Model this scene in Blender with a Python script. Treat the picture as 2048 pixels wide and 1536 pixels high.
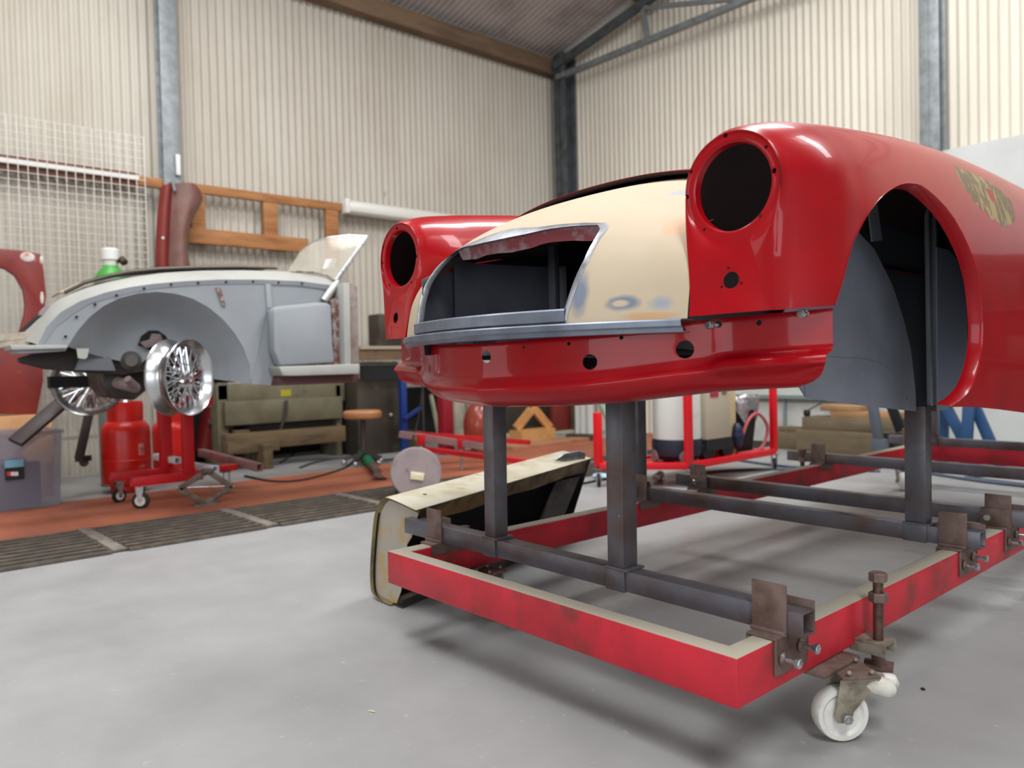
import bpy, bmesh, math, random
import numpy as np
from mathutils import Vector, Matrix
from mathutils.bvhtree import BVHTree
random.seed(7); np.random.seed(7)
R = math.radians
PI = math.pi
sc = bpy.context.scene
for _o in list(bpy.data.objects): bpy.data.objects.remove(_o)
COL = sc.collection

# ------------------------------------------------------------------ camera
F_PX, YAW, PITCH, ROLL, CAM_H = 1551.1, 48.54, -1.313, -1.351, 0.825
_y, _p, _r = R(YAW), R(PITCH), R(ROLL)
FW = Vector((-math.sin(_y)*math.cos(_p), math.cos(_y)*math.cos(_p), math.sin(_p)))
_rt = Vector((math.cos(_y), math.sin(_y), 0)); _up = _rt.cross(FW)
RT = _rt*math.cos(_r)+_up*math.sin(_r); UP = -_rt*math.sin(_r)+_up*math.cos(_r)
CO = Vector((0, 0, CAM_H))
cam = bpy.data.cameras.new('camera'); camo = bpy.data.objects.new('camera', cam); COL.objects.link(camo)
camo.matrix_world = Matrix(((RT.x, UP.x, -FW.x, CO.x), (RT.y, UP.y, -FW.y, CO.y), (RT.z, UP.z, -FW.z, CO.z), (0, 0, 0, 1)))
cam.sensor_width = 36.0; cam.lens = F_PX/2048*36.0; cam.clip_start = 0.02; cam.clip_end = 200
cam.dof.use_dof = True; cam.dof.focus_distance = 1.95; cam.dof.aperture_fstop = (cam.lens/1000)/0.0095
sc.camera = camo

# ------------------------------------------------------------------ light and exposure
sc.view_settings.view_transform = 'Standard'; sc.view_settings.look = 'None'
sc.view_settings.gamma = 1; sc.view_settings.use_curve_mapping = False
sc.view_settings.exposure = -0.58
try:
    sc.cycles.use_denoising = True
    sc.cycles.max_bounces = 7; sc.cycles.diffuse_bounces = 4; sc.cycles.glossy_bounces = 4
    sc.cycles.transmission_bounces = 6; sc.cycles.transparent_max_bounces = 8
    sc.cycles.caustics_reflective = False; sc.cycles.caustics_refractive = False
    sc.cycles.sample_clamp_indirect = 6
except Exception: pass
w = bpy.data.worlds.new('sky'); sc.world = w; w.use_nodes = True
w.node_tree.nodes['Background'].inputs[0].default_value = (0.80, 0.90, 1.0, 1)
w.node_tree.nodes['Background'].inputs[1].default_value = 0.6
def area_light(name, loc, look, sx, sy, power, color=(1, 1, 1), spread=180):
    l = bpy.data.lights.new(name, 'AREA'); l.shape = 'RECTANGLE'; l.size = sx; l.size_y = sy
    l.energy = power; l.color = color; l.spread = R(spread)
    o = bpy.data.objects.new(name, l); COL.objects.link(o); o.location = loc
    o.rotation_euler = (Vector(look)-Vector(loc)).to_track_quat('-Z', 'Y').to_euler()
    return o
# daylight through the open doors of the shed (behind and to the right of the camera)
area_light('door_daylight', (1.2, -5.9, 1.9), (-1.6, 3.0, 1.2), 3.6, 3.2, 210, (0.93, 0.97, 1.0))
area_light('side_door_daylight', (5.8, -3.0, 1.8), (-3.0, 2.5, 1.0), 3.0, 3.0, 210, (0.86, 0.93, 1.0))
area_light('left_wall_lamp', (-7.0, -4.2, 1.8), (-2.0, 0.5, 0.5), 2.6, 3.0, 90, (0.93, 0.97, 1.0))  # area lamp in front of the closed left wall, which has no door
# daylight through the translucent roof sheets, plus an added front fill
area_light('roof_light_far', (-2.1, 4.3, 5.35), (-2.1, 4.0, 0), 0.9, 2.6, 240, (0.97, 0.985, 1.0))
area_light('roof_light_near', (-2.0, 0.1, 5.35), (-2.4, 0.4, 0), 0.9, 2.4, 190, (0.97, 0.985, 1.0))
area_light('roof_light_right', (1.2, 4.9, 5.3), (-0.2, 4.2, 0), 0.9, 2.4, 185, (0.97, 0.985, 1.0))
area_light('added_front_fill', (2.0, -0.6, 5.1), (0.6, 0.6, 0), 0.9, 2.4, 230, (0.97, 0.985, 1.0))  # added lamp, brightens the floor in the right foreground
area_light('roof_light_left', (-5.0, 1.2, 5.0), (-5.0, 1.4, 0), 0.9, 2.4, 130, (0.97, 0.985, 1.0))

# ------------------------------------------------------------------ projection helpers (photo pixel -> world point)
def ray(px, py): return FW + RT*((px-1024)/F_PX) - UP*((py-768)/F_PX)
def at(px, py, ax, v):
    d = ray(px, py); return CO + d*((v-CO[ax])/d[ax])
def AX(px, py, v): return at(px, py, 0, v)
def AY(px, py, v): return at(px, py, 1, v)
def AZ(px, py, v=0.0): return at(px, py, 2, v)
def AD(px, py, t): return CO + ray(px, py)*t

# ------------------------------------------------------------------ materials
def lin(c):
    return tuple((x/255/12.92) if x/255 <= 0.04045 else ((x/255+0.055)/1.055)**2.4 for x in c)
MATS = {}
def mat(name, c, rough=0.5, metal=0.0, c2=None, scale=8.0, lo=0.45, hi=0.65, c3=None, scale3=40.0, lo3=0.6, hi3=0.7,
        bump=0.0, bscale=60.0, coat=0.0, stretch=None, emit=0.0, alpha=1.0, trans=0.0, ior=1.45, detail=6, spec=0.5, rvar=0.0):
    if name in MATS: return MATS[name]
    m = bpy.data.materials.new(name); m.use_nodes = True; MATS[name] = m
    nt = m.node_tree; b = nt.nodes['Principled BSDF']
    col = lin(c)+(1,)
    b.inputs['Base Color'].default_value = col; b.inputs['Roughness'].default_value = rough
    b.inputs['Metallic'].default_value = metal; b.inputs['IOR'].default_value = ior
    b.inputs['Specular IOR Level'].default_value = spec
    b.inputs['Coat Weight'].default_value = coat; b.inputs['Coat Roughness'].default_value = 0.05
    b.inputs['Alpha'].default_value = alpha; b.inputs['Transmission Weight'].default_value = trans
    if emit > 0:
        b.inputs['Emission Color'].default_value = col; b.inputs['Emission Strength'].default_value = emit
    tc = nt.nodes.new('ShaderNodeTexCoord'); src = tc.outputs['Object']
    if stretch:
        mp = nt.nodes.new('ShaderNodeMapping'); mp.inputs['Scale'].default_value = stretch
        nt.links.new(src, mp.inputs['Vector']); src = mp.outputs['Vector']
    def noise(s, d=detail):
        n = nt.nodes.new('ShaderNodeTexNoise'); n.inputs['Scale'].default_value = s; n.inputs['Detail'].default_value = d
        n.inputs['Roughness'].default_value = 0.62
        nt.links.new(src, n.inputs['Vector']); return n.outputs['Fac']
    def ramp(f, a, z):
        r = nt.nodes.new('ShaderNodeMapRange'); r.inputs['From Min'].default_value = a; r.inputs['From Max'].default_value = z
        nt.links.new(f, r.inputs['Value']); return r.outputs['Result']
    cur = None
    def mix(f, a, bcol):
        x = nt.nodes.new('ShaderNodeMix'); x.data_type = 'RGBA'
        nt.links.new(f, x.inputs['Factor'])
        if a is None: x.inputs['A'].default_value = col
        else: nt.links.new(a, x.inputs['A'])
        x.inputs['B'].default_value = lin(bcol)+(1,)
        return x.outputs['Result']
    if c2 is not None: cur = mix(ramp(noise(scale), lo, hi), cur, c2)
    if c3 is not None: cur = mix(ramp(noise(scale3), lo3, hi3), cur, c3)
    if cur is not None: nt.links.new(cur, b.inputs['Base Color'])
    if rvar > 0:
        r = nt.nodes.new('ShaderNodeMapRange'); nt.links.new(noise(scale*1.7), r.inputs['Value'])
        r.inputs['From Min'].default_value = 0.3; r.inputs['From Max'].default_value = 0.7
        r.inputs['To Min'].default_value = max(0.02, rough-rvar); r.inputs['To Max'].default_value = min(1, rough+rvar)
        nt.links.new(r.outputs['Result'], b.inputs['Roughness'])
    if bump > 0:
        bp = nt.nodes.new('ShaderNodeBump'); bp.inputs['Strength'].default_value = 1.0; bp.inputs['Distance'].default_value = bump
        nt.links.new(noise(bscale, 4), bp.inputs['Height']); nt.links.new(bp.outputs['Normal'], b.inputs['Normal'])
    m['_last'] = 1
    return m
def add_patches(m, patches):
    """extra colour blotches with a shape of their own: (centre, radii, colour, edge_noise, soft)"""
    nt = m.node_tree; b = nt.nodes['Principled BSDF']
    tc = nt.nodes.new('ShaderNodeTexCoord')
    lk = b.inputs['Base Color'].links
    cur = lk[0].from_socket if lk else None
    for (cen, rad, colr, en, soft, rough) in patches:
        mp = nt.nodes.new('ShaderNodeVectorMath'); mp.operation = 'SUBTRACT'; mp.inputs[1].default_value = cen
        nt.links.new(tc.outputs['Object'], mp.inputs[0])
        dv = nt.nodes.new('ShaderNodeVectorMath'); dv.operation = 'DIVIDE'; dv.inputs[1].default_value = rad
        nt.links.new(mp.outputs[0], dv.inputs[0])
        ln = nt.nodes.new('ShaderNodeVectorMath'); ln.operation = 'LENGTH'; nt.links.new(dv.outputs[0], ln.inputs[0])
        n = nt.nodes.new('ShaderNodeTexNoise'); n.inputs['Scale'].default_value = 0.8/max(min(rad), 0.01)*0.6; n.inputs['Detail'].default_value = 5
        nt.links.new(tc.outputs['Object'], n.inputs['Vector'])
        s = nt.nodes.new('ShaderNodeMath'); s.operation = 'MULTIPLY_ADD'; s.inputs[1].default_value = en; s.inputs[2].default_value = -en/2
        nt.links.new(n.outputs['Fac'], s.inputs[0])
        a = nt.nodes.new('ShaderNodeMath'); a.operation = 'ADD'; nt.links.new(ln.outputs['Value'], a.inputs[0]); nt.links.new(s.outputs[0], a.inputs[1])
        r = nt.nodes.new('ShaderNodeMapRange'); r.inputs['From Min'].default_value = 1.0+soft; r.inputs['From Max'].default_value = 1.0-soft
        nt.links.new(a.outputs[0], r.inputs['Value'])
        x = nt.nodes.new('ShaderNodeMix'); x.data_type = 'RGBA'; nt.links.new(r.outputs['Result'], x.inputs['Factor'])
        if cur is None: x.inputs['A'].default_value = b.inputs['Base Color'].default_value
        else: nt.links.new(cur, x.inputs['A'])
        if isinstance(colr[0], tuple):
            m2 = nt.nodes.new('ShaderNodeMapping'); m2.inputs['Scale'].default_value = (6, 22, 11); m2.inputs['Rotation'].default_value = (0.9, 0, 0)
            nt.links.new(tc.outputs['Object'], m2.inputs['Vector'])
            n2 = nt.nodes.new('ShaderNodeTexNoise'); n2.inputs['Scale'].default_value = 1.0; n2.inputs['Detail'].default_value = 8; n2.inputs['Roughness'].default_value = .68; n2.inputs['Distortion'].default_value = .8
            nt.links.new(m2.outputs['Vector'], n2.inputs['Vector'])
            cr = nt.nodes.new('ShaderNodeValToRGB'); nt.links.new(n2.outputs['Fac'], cr.inputs['Fac'])
            cr.color_ramp.interpolation = 'CONSTANT'; cr.color_ramp.elements[0].position = 0; cr.color_ramp.elements[0].color = lin(colr[0])+(1,)
            cr.color_ramp.elements[1].position = .47; cr.color_ramp.elements[1].color = lin(colr[1])+(1,)
            e3 = cr.color_ramp.elements.new(.60); e3.color = lin(colr[2])+(1,)
            nt.links.new(cr.outputs['Color'], x.inputs['B'])
        else: x.inputs['B'].default_value = lin(colr)+(1,)
        cur = x.outputs['Result']
        if rough is not None:
            rx = nt.nodes.new('ShaderNodeMix'); nt.links.new(r.outputs['Result'], rx.inputs['Factor'])
            rl = b.inputs['Roughness'].links
            if rl: nt.links.new(rl[0].from_socket, rx.inputs['A'])
            else: rx.inputs['A'].default_value = b.inputs['Roughness'].default_value
            rx.inputs['B'].default_value = rough; nt.links.new(rx.outputs['Result'], b.inputs['Roughness'])
            cw = nt.nodes.new('ShaderNodeMix'); nt.links.new(r.outputs['Result'], cw.inputs['Factor'])
            cl = b.inputs['Coat Weight'].links
            if cl: nt.links.new(cl[0].from_socket, cw.inputs['A'])
            else: cw.inputs['A'].default_value = b.inputs['Coat Weight'].default_value
            cw.inputs['B'].default_value = 0.0; nt.links.new(cw.outputs['Result'], b.inputs['Coat Weight'])
    nt.links.new(cur, b.inputs['Base Color'])

# ------------------------------------------------------------------ things and mesh building
def tag(o, label=None, cat=None, group=None, kind=None):
    if label: o['label'] = label
    if cat: o['category'] = cat
    if group: o['group'] = group
    if kind: o['kind'] = kind
    return o
def thing(name, loc, label, cat, group=None, rot=(0, 0, 0)):
    o = bpy.data.objects.new(name, None); COL.objects.link(o); o.location = loc; o.rotation_euler = rot
    o.empty_display_size = 0.1
    tag(o, label, cat, group); return o
def root_matrix(p):
    while p.parent: p = p.parent
    return Matrix.LocRotScale(p.location, p.rotation_euler, None)
def children(o): return [c for c in bpy.data.objects if c.parent == o]
def copy_tree(o, parent=None):
    ch = children(o)
    c = o.copy(); COL.objects.link(c); c.parent = parent
    for k in ch: copy_tree(k, c)
    return c
def finish(me, angle=35):
    bm = bmesh.new(); bm.from_mesh(me)
    for f in bm.faces: f.smooth = True
    ca = R(angle)
    for e in bm.edges:
        if len(e.link_faces) == 2: e.smooth = e.calc_face_angle(0) < ca
        else: e.smooth = False
    bm.to_mesh(me); bm.free()
class MB:
    def __init__(s): s.bm = bmesh.new()
    def v(s, p): return s.bm.verts.new(p)
    def face(s, vs):
        try: return s.bm.faces.new(vs)
        except ValueError: return None
    def box(s, c, d, rz=0, M=None):
        m = Matrix.Translation(c) @ Matrix.Rotation(rz, 4, 'Z') if M is None else Matrix.Translation(c) @ M
        vs = [s.v(m @ Vector((x*d[0]/2, y*d[1]/2, z*d[2]/2))) for x in (-1, 1) for y in (-1, 1) for z in (-1, 1)]
        for f in ((0, 1, 3, 2), (4, 6, 7, 5), (0, 4, 5, 1), (2, 3, 7, 6), (0, 2, 6, 4), (1, 5, 7, 3)): s.face([vs[i] for i in f])
        return s
    def b2(s, p, q):
        p = Vector(p); q = Vector(q); return s.box((p+q)/2, [abs(a) for a in (q-p)])
    def beam(s, p, q, w, h, up=(0, 0, 1), hollow=0):
        p = Vector(p); q = Vector(q); d = (q-p).normalized(); up = Vector(up)
        if abs(d.dot(up)) > 0.98: up = Vector((0, 1, 0))
        a = d.cross(up).normalized(); b = a.cross(d).normalized()
        def ring(c, ww, hh): return [s.v(c+a*x*ww/2+b*y*hh/2) for x, y in ((-1, -1), (1, -1), (1, 1), (-1, 1))]
        r0, r1 = ring(p, w, h), ring(q, w, h)
        for i in range(4): s.face([r0[i], r0[(i+1) % 4], r1[(i+1) % 4], r1[i]])
        if not hollow: s.face(r0[::-1]); s.face(r1)
        else:
            i0, i1 = ring(p, w-2*hollow, h-2*hollow), ring(q, w-2*hollow, h-2*hollow)
            for i in range(4):
                j = (i+1) % 4
                s.face([i0[j], i0[i], i1[i], i1[j]]); s.face([r0[j], r0[i], i0[i], i0[j]]); s.face([r1[i], r1[j], i1[j], i1[i]])
        return s
    def tube(s, pts, r, n=10, caps=True):
        pts = [Vector(p) for p in pts]; rings = []; rr = r if isinstance(r, (list, tuple)) else [r]*len(pts)
        prev = None
        for i, p in enumerate(pts):
            d = (pts[min(i+1, len(pts)-1)]-pts[max(i-1, 0)]).normalized()
            if prev is None:
                u = Vector((0, 0, 1)) if abs(d.z) < 0.9 else Vector((1, 0, 0)); a = d.cross(u).normalized()
            else: a = (prev - d*prev.dot(d)).normalized()
            prev = a; b = d.cross(a)
            rings.append([s.v(p+(a*math.cos(2*PI*k/n)+b*math.sin(2*PI*k/n))*rr[i]) for k in range(n)])
        for i in range(len(rings)-1):
            for k in range(n): s.face([rings[i][k], rings[i][(k+1) % n], rings[i+1][(k+1) % n], rings[i+1][k]])
        if caps: s.face(rings[0][::-1]); s.face(rings[-1])
        return s
    def cyl(s, p, q, r, n=20): return s.tube([p, q], r, n)
    def lathe(s, prof, o, ax=(0, 0, 1), n=32, close=True):
        """prof: (radius, height) pairs"""
        o = Vector(o); ax = Vector(ax).normalized(); u = Vector((0, 0, 1)) if abs(ax.z) < 0.9 else Vector((1, 0, 0))
        a = ax.cross(u).normalized(); b = ax.cross(a); rings = []
        for r, h in prof: rings.append([s.v(o+ax*h+(a*math.cos(2*PI*k/n)+b*math.sin(2*PI*k/n))*max(r, 1e-5)) for k in range(n)])
        for i in range(len(rings)-1):
            for k in range(n): s.face([rings[i][k], rings[i][(k+1) % n], rings[i+1][(k+1) % n], rings[i+1][k]])
        if close: s.face(rings[0][::-1]); s.face(rings[-1])
        return s
    def grid(s, rows, close_u=False):
        vs = [[s.v(p) for p in r] for r in rows]
        for i in range(len(vs)-1):
            n = len(vs[i])
            for k in range(n if close_u else n-1):
                s.face([vs[i][k], vs[i][(k+1) % n], vs[i+1][(k+1) % n], vs[i+1][k]])
        return vs
    def prism(s, poly, ext):
        ext = Vector(ext); a = [s.v(Vector(p)) for p in poly]; b = [s.v(Vector(p)+ext) for p in poly]
        s.face(a[::-1]); s.face(b)
        for i in range(len(a)): s.face([a[i], a[(i+1) % len(a)], b[(i+1) % len(a)], b[i]])
        return s
    def sphere(s, c, r, n=16, sq=(1, 1, 1)):
        c = Vector(c); rows = []
        for i in range(n//2+1):
            t = PI*i/(n//2)
            rows.append([c+Vector((math.sin(t)*math.cos(2*PI*k/n)*r*sq[0], math.sin(t)*math.sin(2*PI*k/n)*r*sq[1], math.cos(t)*r*sq[2])) for k in range(n)])
        s.grid(rows, True); return s
    def hexa(s, c, ax, r, h):
        c = Vector(c); ax = Vector(ax).normalized(); return s.lathe([(r*0.9, 0), (r, h*.1), (r, h*.9), (r*.9, h)], c, ax, 6)
    def build(s, name, m, parent=None, bevel=0, local=False, solid=0, angle=35, cut=None, sub=0, soff=-1, weld=True, orient=None, inner=False):
        if weld: bmesh.ops.remove_doubles(s.bm, verts=s.bm.verts, dist=1e-5)
        bmesh.ops.recalc_face_normals(s.bm, faces=s.bm.faces)
        if orient is not None:
            fc = max(s.bm.faces, key=lambda f: f.calc_center_median().dot(Vector(orient)))
            if fc.normal.dot(Vector(orient)) < 0: bmesh.ops.reverse_faces(s.bm, faces=s.bm.faces)
        if parent is not None and not local: s.bm.transform(root_matrix(parent).inverted())
        me = bpy.data.meshes.new(name); s.bm.to_mesh(me); s.bm.free()
        o = bpy.data.objects.new(name, me); COL.objects.link(o)
        ms = m if isinstance(m, (list, tuple)) else [m]
        for k in ms: me.materials.append(k)
        if parent is not None: o.parent = parent
        if solid or cut is not None or sub or bevel:
            if sub: md = o.modifiers.new('sub', 'SUBSURF'); md.levels = sub; md.render_levels = sub
            if solid:
                md = o.modifiers.new('solid', 'SOLIDIFY'); md.thickness = solid; md.offset = soff
                if inner: md.material_offset = 1
            if cut is not None:
                if parent is not None: cut.data.transform(root_matrix(parent).inverted())
                cut.matrix_world = Matrix.Identity(4); mw = root_matrix(parent) if parent is not None else Matrix.Identity(4)
                cut.matrix_world = mw
                md = o.modifiers.new('cut', 'BOOLEAN'); md.operation = 'DIFFERENCE'; md.solver = 'EXACT'; md.object = cut
            if bevel:
                md = o.modifiers.new('bevel', 'BEVEL'); md.width = bevel; md.segments = 2; md.limit_method = 'ANGLE'; md.angle_limit = R(40)
            def evalm():
                bpy.context.view_layer.update()
                dg = bpy.context.evaluated_depsgraph_get()
                return bpy.data.meshes.new_from_object(o.evaluated_get(dg))
            new = None
            if cut is not None:
                cm = o.modifiers['cut']; cm.show_viewport = False; cm.show_render = False
                base = evalm(); nb_ = len(base.polygons)
                cm.show_viewport = True
                for mode in (('EXACT', False), ('EXACT', True), ('FAST', False)):
                    cm.solver = mode[0]; cm.use_hole_tolerant = mode[1]; cm.use_self = mode[1]
                    new = evalm()
                    if len(new.polygons) > .6*nb_: break
                    print('boolean retry', name, mode, nb_, len(new.polygons)); new = None
                if new is None: new = base
            else: new = evalm()
            o.modifiers.clear(); o.data = new; new.name = name
            bpy.data.meshes.remove(me); me = new
            if cut is not None: bpy.data.objects.remove(cut)
        finish(me, angle)
        return o
    def cutter(s):
        bmesh.ops.recalc_face_normals(s.bm, faces=s.bm.faces)
        me = bpy.data.meshes.new('cut'); s.bm.to_mesh(me); s.bm.free()
        o = bpy.data.objects.new('cut', me); COL.objects.link(o); return o
def spline(pts, n):
    """catmull-rom through pts, n samples evenly by parameter"""
    P = [np.array(p, float) for p in pts]; P = [2*P[0]-P[1]]+P+[2*P[-1]-P[-2]]; m = len(P)-3; out = []
    for i in range(n):
        t = i/(n-1)*m; k = min(int(t), m-1); f = t-k
        a, b, c, d = P[k:k+4]
        out.append(0.5*((2*b)+(-a+c)*f+(2*a-5*b+4*c-d)*f*f+(-a+3*b-3*c+d)*f**3))
    return out
def ip(x, xs, ys):
    """smooth monotone-ish interpolation"""
    xs = np.array(xs, float); ys = np.array(ys, float)
    m = np.gradient(ys, xs)
    k = int(np.clip(np.searchsorted(xs, x)-1, 0, len(xs)-2)); h = xs[k+1]-xs[k]; t = min(max((x-xs[k])/h, 0), 1)
    return (2*t**3-3*t**2+1)*ys[k]+(t**3-2*t**2+t)*h*m[k]+(-2*t**3+3*t**2)*ys[k+1]+(t**3-t**2)*h*m[k+1]
def resample(pts, n):
    P = np.array(pts, float); d = np.r_[0, np.cumsum(np.linalg.norm(np.diff(P, axis=0), axis=1))]
    t = np.linspace(0, d[-1], n)
    return np.stack([np.interp(t, d, P[:, i]) for i in range(P.shape[1])], 1)

# ------------------------------------------------------------------ palette
M_wall = mat('cream_corrugated_sheet', (192, 186, 174), 0.55, c2=(176, 168, 154), scale=1.4, lo=.4, hi=.75, c3=(120, 104, 84), scale3=9, lo3=.70, hi3=.78, stretch=(1, 1, .35), spec=.4)
M_wallr = mat('brighter_lit_corrugated_sheet', (216, 210, 196), 0.55, c2=(202, 195, 180), scale=1.4, lo=.4, hi=.75, c3=(140, 126, 106), scale3=9, lo3=.70, hi3=.78, stretch=(1, 1, .35), spec=.4)  # same sheet as the left wall, its brighter light put into the colour
M_roof = mat('roof_sheet', (190, 182, 180), 0.5, c2=(160, 150, 148), scale=2)
M_steel_col = mat('galvanised_column', (140, 146, 150), 0.5, metal=.35, c2=(112, 116, 116), scale=12, lo=.4, hi=.7)
M_darksteel = mat('grey_painted_steel', (92, 98, 102), 0.5, metal=.3, c2=(72, 74, 74), scale=8)
M_timber = mat('pine_timber', (170, 118, 72), 0.7, c2=(136, 86, 48), scale=5, lo=.4, hi=.7, stretch=(4, .6, 4), bump=.001, bscale=30)
M_beam = mat('weathered_beam_timber', (128, 104, 82), 0.8, c2=(92, 76, 64), scale=4, lo=.4, hi=.7, stretch=(3, .5, 3))
M_floor = mat('painted_concrete', (156, 156, 156), 0.40, c2=(145, 145, 145), scale=2.4, lo=.38, hi=.68, c3=(180, 180, 180), scale3=34, lo3=.64, hi3=.73, bump=.0012, bscale=14, rvar=.12, spec=.45)
M_red = mat('glossy_red_paint', (152, 6, 17), 0.34, c2=(140, 9, 20), scale=6, coat=.28, spec=.18)
M_redin = mat('dark_red_underside', (34, 8, 9), 0.75)
M_crin = mat('dark_brown_underside', (40, 34, 32), 0.8)
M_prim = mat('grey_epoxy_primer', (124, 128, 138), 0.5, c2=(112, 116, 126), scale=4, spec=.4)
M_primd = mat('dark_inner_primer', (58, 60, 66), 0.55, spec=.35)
M_cream = mat('sanded_cream_filler', (176, 160, 136), 0.75, c2=(182, 167, 144), scale=5, lo=.35, hi=.75, c3=(205, 176, 140), scale3=9, lo3=.66, hi3=.80)
M_bare = mat('bare_ground_steel', (150, 152, 156), 0.38, metal=.8, c2=(110, 112, 118), scale=30, lo=.4, hi=.7)
M_sill = mat('blue_grey_sill_steel', (118, 125, 138), 0.36, metal=.5, c2=(98, 104, 116), scale=14, lo=.4, hi=.7, c3=(200, 204, 208), scale3=16, lo3=.70, hi3=.74)
M_mill = mat('mill_scale_steel', (104, 104, 112), 0.42, metal=.55, c2=(92, 74, 68), scale=5, lo=.42, hi=.66, c3=(150, 146, 146), scale3=50, lo3=.68, hi3=.76, stretch=(1, 1, 1), rvar=.1)
M_rust = mat('rusty_plate_steel', (118, 98, 92), 0.6, metal=.35, c2=(86, 64, 54), scale=18, lo=.4, hi=.7, c3=(168, 160, 156), scale3=30, lo3=.66, hi3=.76)
M_zinc = mat('zinc_bolt', (196, 200, 204), 0.28, metal=.9, c2=(140, 142, 146), scale=60)
M_thread = mat('rusty_thread_steel', (96, 74, 62), 0.5, metal=.5, c2=(60, 46, 38), scale=60)
M_frame = mat('worn_red_frame_paint', (190, 34, 50), 0.42, c2=(150, 30, 40), scale=5, lo=.4, hi=.7, c3=(96, 48, 42), scale3=6, lo3=.54, hi3=.74, rvar=.08)
M_nylon = mat('cream_nylon_wheel', (214, 212, 206), 0.4, c2=(190, 178, 150), scale=14, lo=.5, hi=.75)
M_fork = mat('dusty_zinc_fork', (150, 142, 126), 0.55, metal=.4, c2=(110, 102, 88), scale=25)
M_black = mat('black_rubber', (22, 22, 24), 0.6)
M_white = mat('white_paint', (222, 222, 218), 0.5)
M_chrome = mat('chrome', (215, 216, 220), 0.12, metal=1.0)
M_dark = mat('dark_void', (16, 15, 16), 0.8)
# dust lying on top of the red frame rails, following the upward faces
def dust_top(m, dust, thr=0.75):
    nt = m.node_tree; b = nt.nodes['Principled BSDF']
    g = nt.nodes.new('ShaderNodeTexCoord'); sx = nt.nodes.new('ShaderNodeSeparateXYZ'); nt.links.new(g.outputs['Normal'], sx.inputs[0])
    n = nt.nodes.new('ShaderNodeTexNoise'); n.inputs['Scale'].default_value = 9; nt.links.new(g.outputs['Object'], n.inputs['Vector'])
    a = nt.nodes.new('ShaderNodeMath'); a.operation = 'MULTIPLY_ADD'; a.inputs[1].default_value = 0.5; nt.links.new(n.outputs['Fac'], a.inputs[0]); nt.links.new(sx.outputs['Z'], a.inputs[2])
    r = nt.nodes.new('ShaderNodeMapRange'); r.inputs['From Min'].default_value = thr+.15; r.inputs['From Max'].default_value = thr+.45; nt.links.new(a.outputs[0], r.inputs['Value'])
    x = nt.nodes.new('ShaderNodeMix'); x.data_type = 'RGBA'; nt.links.new(r.outputs['Result'], x.inputs['Factor'])
    nt.links.new(b.inputs['Base Color'].links[0].from_socket, x.inputs['A']); x.inputs['B'].default_value = lin(dust)+(1,)
    nt.links.new(x.outputs['Result'], b.inputs['Base Color'])
    y = nt.nodes.new('ShaderNodeMix'); nt.links.new(r.outputs['Result'], y.inputs['Factor']); y.inputs['A'].default_value = 0.42; y.inputs['B'].default_value = 0.9
    nt.links.new(y.outputs['Result'], b.inputs['Roughness'])
dust_top(M_frame, (158, 151, 136), .68)

# ------------------------------------------------------------------ the shed
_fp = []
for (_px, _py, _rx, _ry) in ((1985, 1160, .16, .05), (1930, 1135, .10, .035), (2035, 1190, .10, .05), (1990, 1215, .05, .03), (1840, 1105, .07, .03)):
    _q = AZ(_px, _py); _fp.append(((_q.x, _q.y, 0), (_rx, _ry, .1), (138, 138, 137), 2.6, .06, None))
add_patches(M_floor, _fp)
XL, YR = -7.2, 7.25
def struct(o): o['kind'] = 'structure'; return o
def corrug(name, p0, du, dv, length, zs, mt, amp=.0135, pitch=.0762, nrm=(1, 0, 0), per=8, topf=None):
    mb = MB(); n = int(length/pitch*per); p0 = Vector(p0); du = Vector(du); nrm = Vector(nrm); rows = []
    for z in zs:
        row = []
        for i in range(n+1):
            s = i*pitch/per; ph = 2*PI*i/per
            t = z if topf is None or z < zs[-1] else topf(s)
            row.append(p0+du*s+Vector(dv)*t+nrm*(amp*math.cos(ph)))
        rows.append(row)
    mb.grid(rows)
    return struct(mb.build(name, mt, weld=False, angle=80, solid=0))
mb = MB(); mb.b2((-7.6, -6.3, -.12), (6.6, 7.7, 0.0)); struct(mb.build('floor', M_floor))
RIDGE_X = -0.6
def roof_z(x): return 4.80+0.25*(min(x, 2*RIDGE_X-x)+7.2)
corrug('wall_left', (XL, -6.2, 0), (0, 1, 0), (0, 0, 1), 13.45, [0, 4.85], M_wall)
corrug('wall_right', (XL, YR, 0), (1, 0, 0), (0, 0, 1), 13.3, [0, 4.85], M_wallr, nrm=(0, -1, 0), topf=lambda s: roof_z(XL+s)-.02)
corrug('wall_back', (XL, -6.2, 0), (1, 0, 0), (0, 0, 1), 6.6, [0, 4.85], M_wall, nrm=(0, 1, 0), topf=lambda s: roof_z(XL+s)-.02)
corrug('wall_back', (XL+6.6, -6.2, 3.55), (1, 0, 0), (0, 0, 1), 3.6, [0, 1.3], M_wall, nrm=(0, 1, 0), topf=lambda s: roof_z(XL+6.6+s)-3.57)
corrug('wall_back', (XL+10.2, -6.2, 0), (1, 0, 0), (0, 0, 1), 3.1, [0, 4.85], M_wall, nrm=(0, 1, 0), topf=lambda s: roof_z(XL+10.2+s)-.02)
corrug('wall_side', (6.0, -6.2, 3.4), (0, 1, 0), (0, 0, 1), 4.8, [0, 1.45], M_wall, nrm=(-1, 0, 0))
corrug('wall_side', (6.0, -1.4, 0), (0, 1, 0), (0, 0, 1), 8.65, [0, 4.85], M_wall, nrm=(-1, 0, 0))
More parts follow.
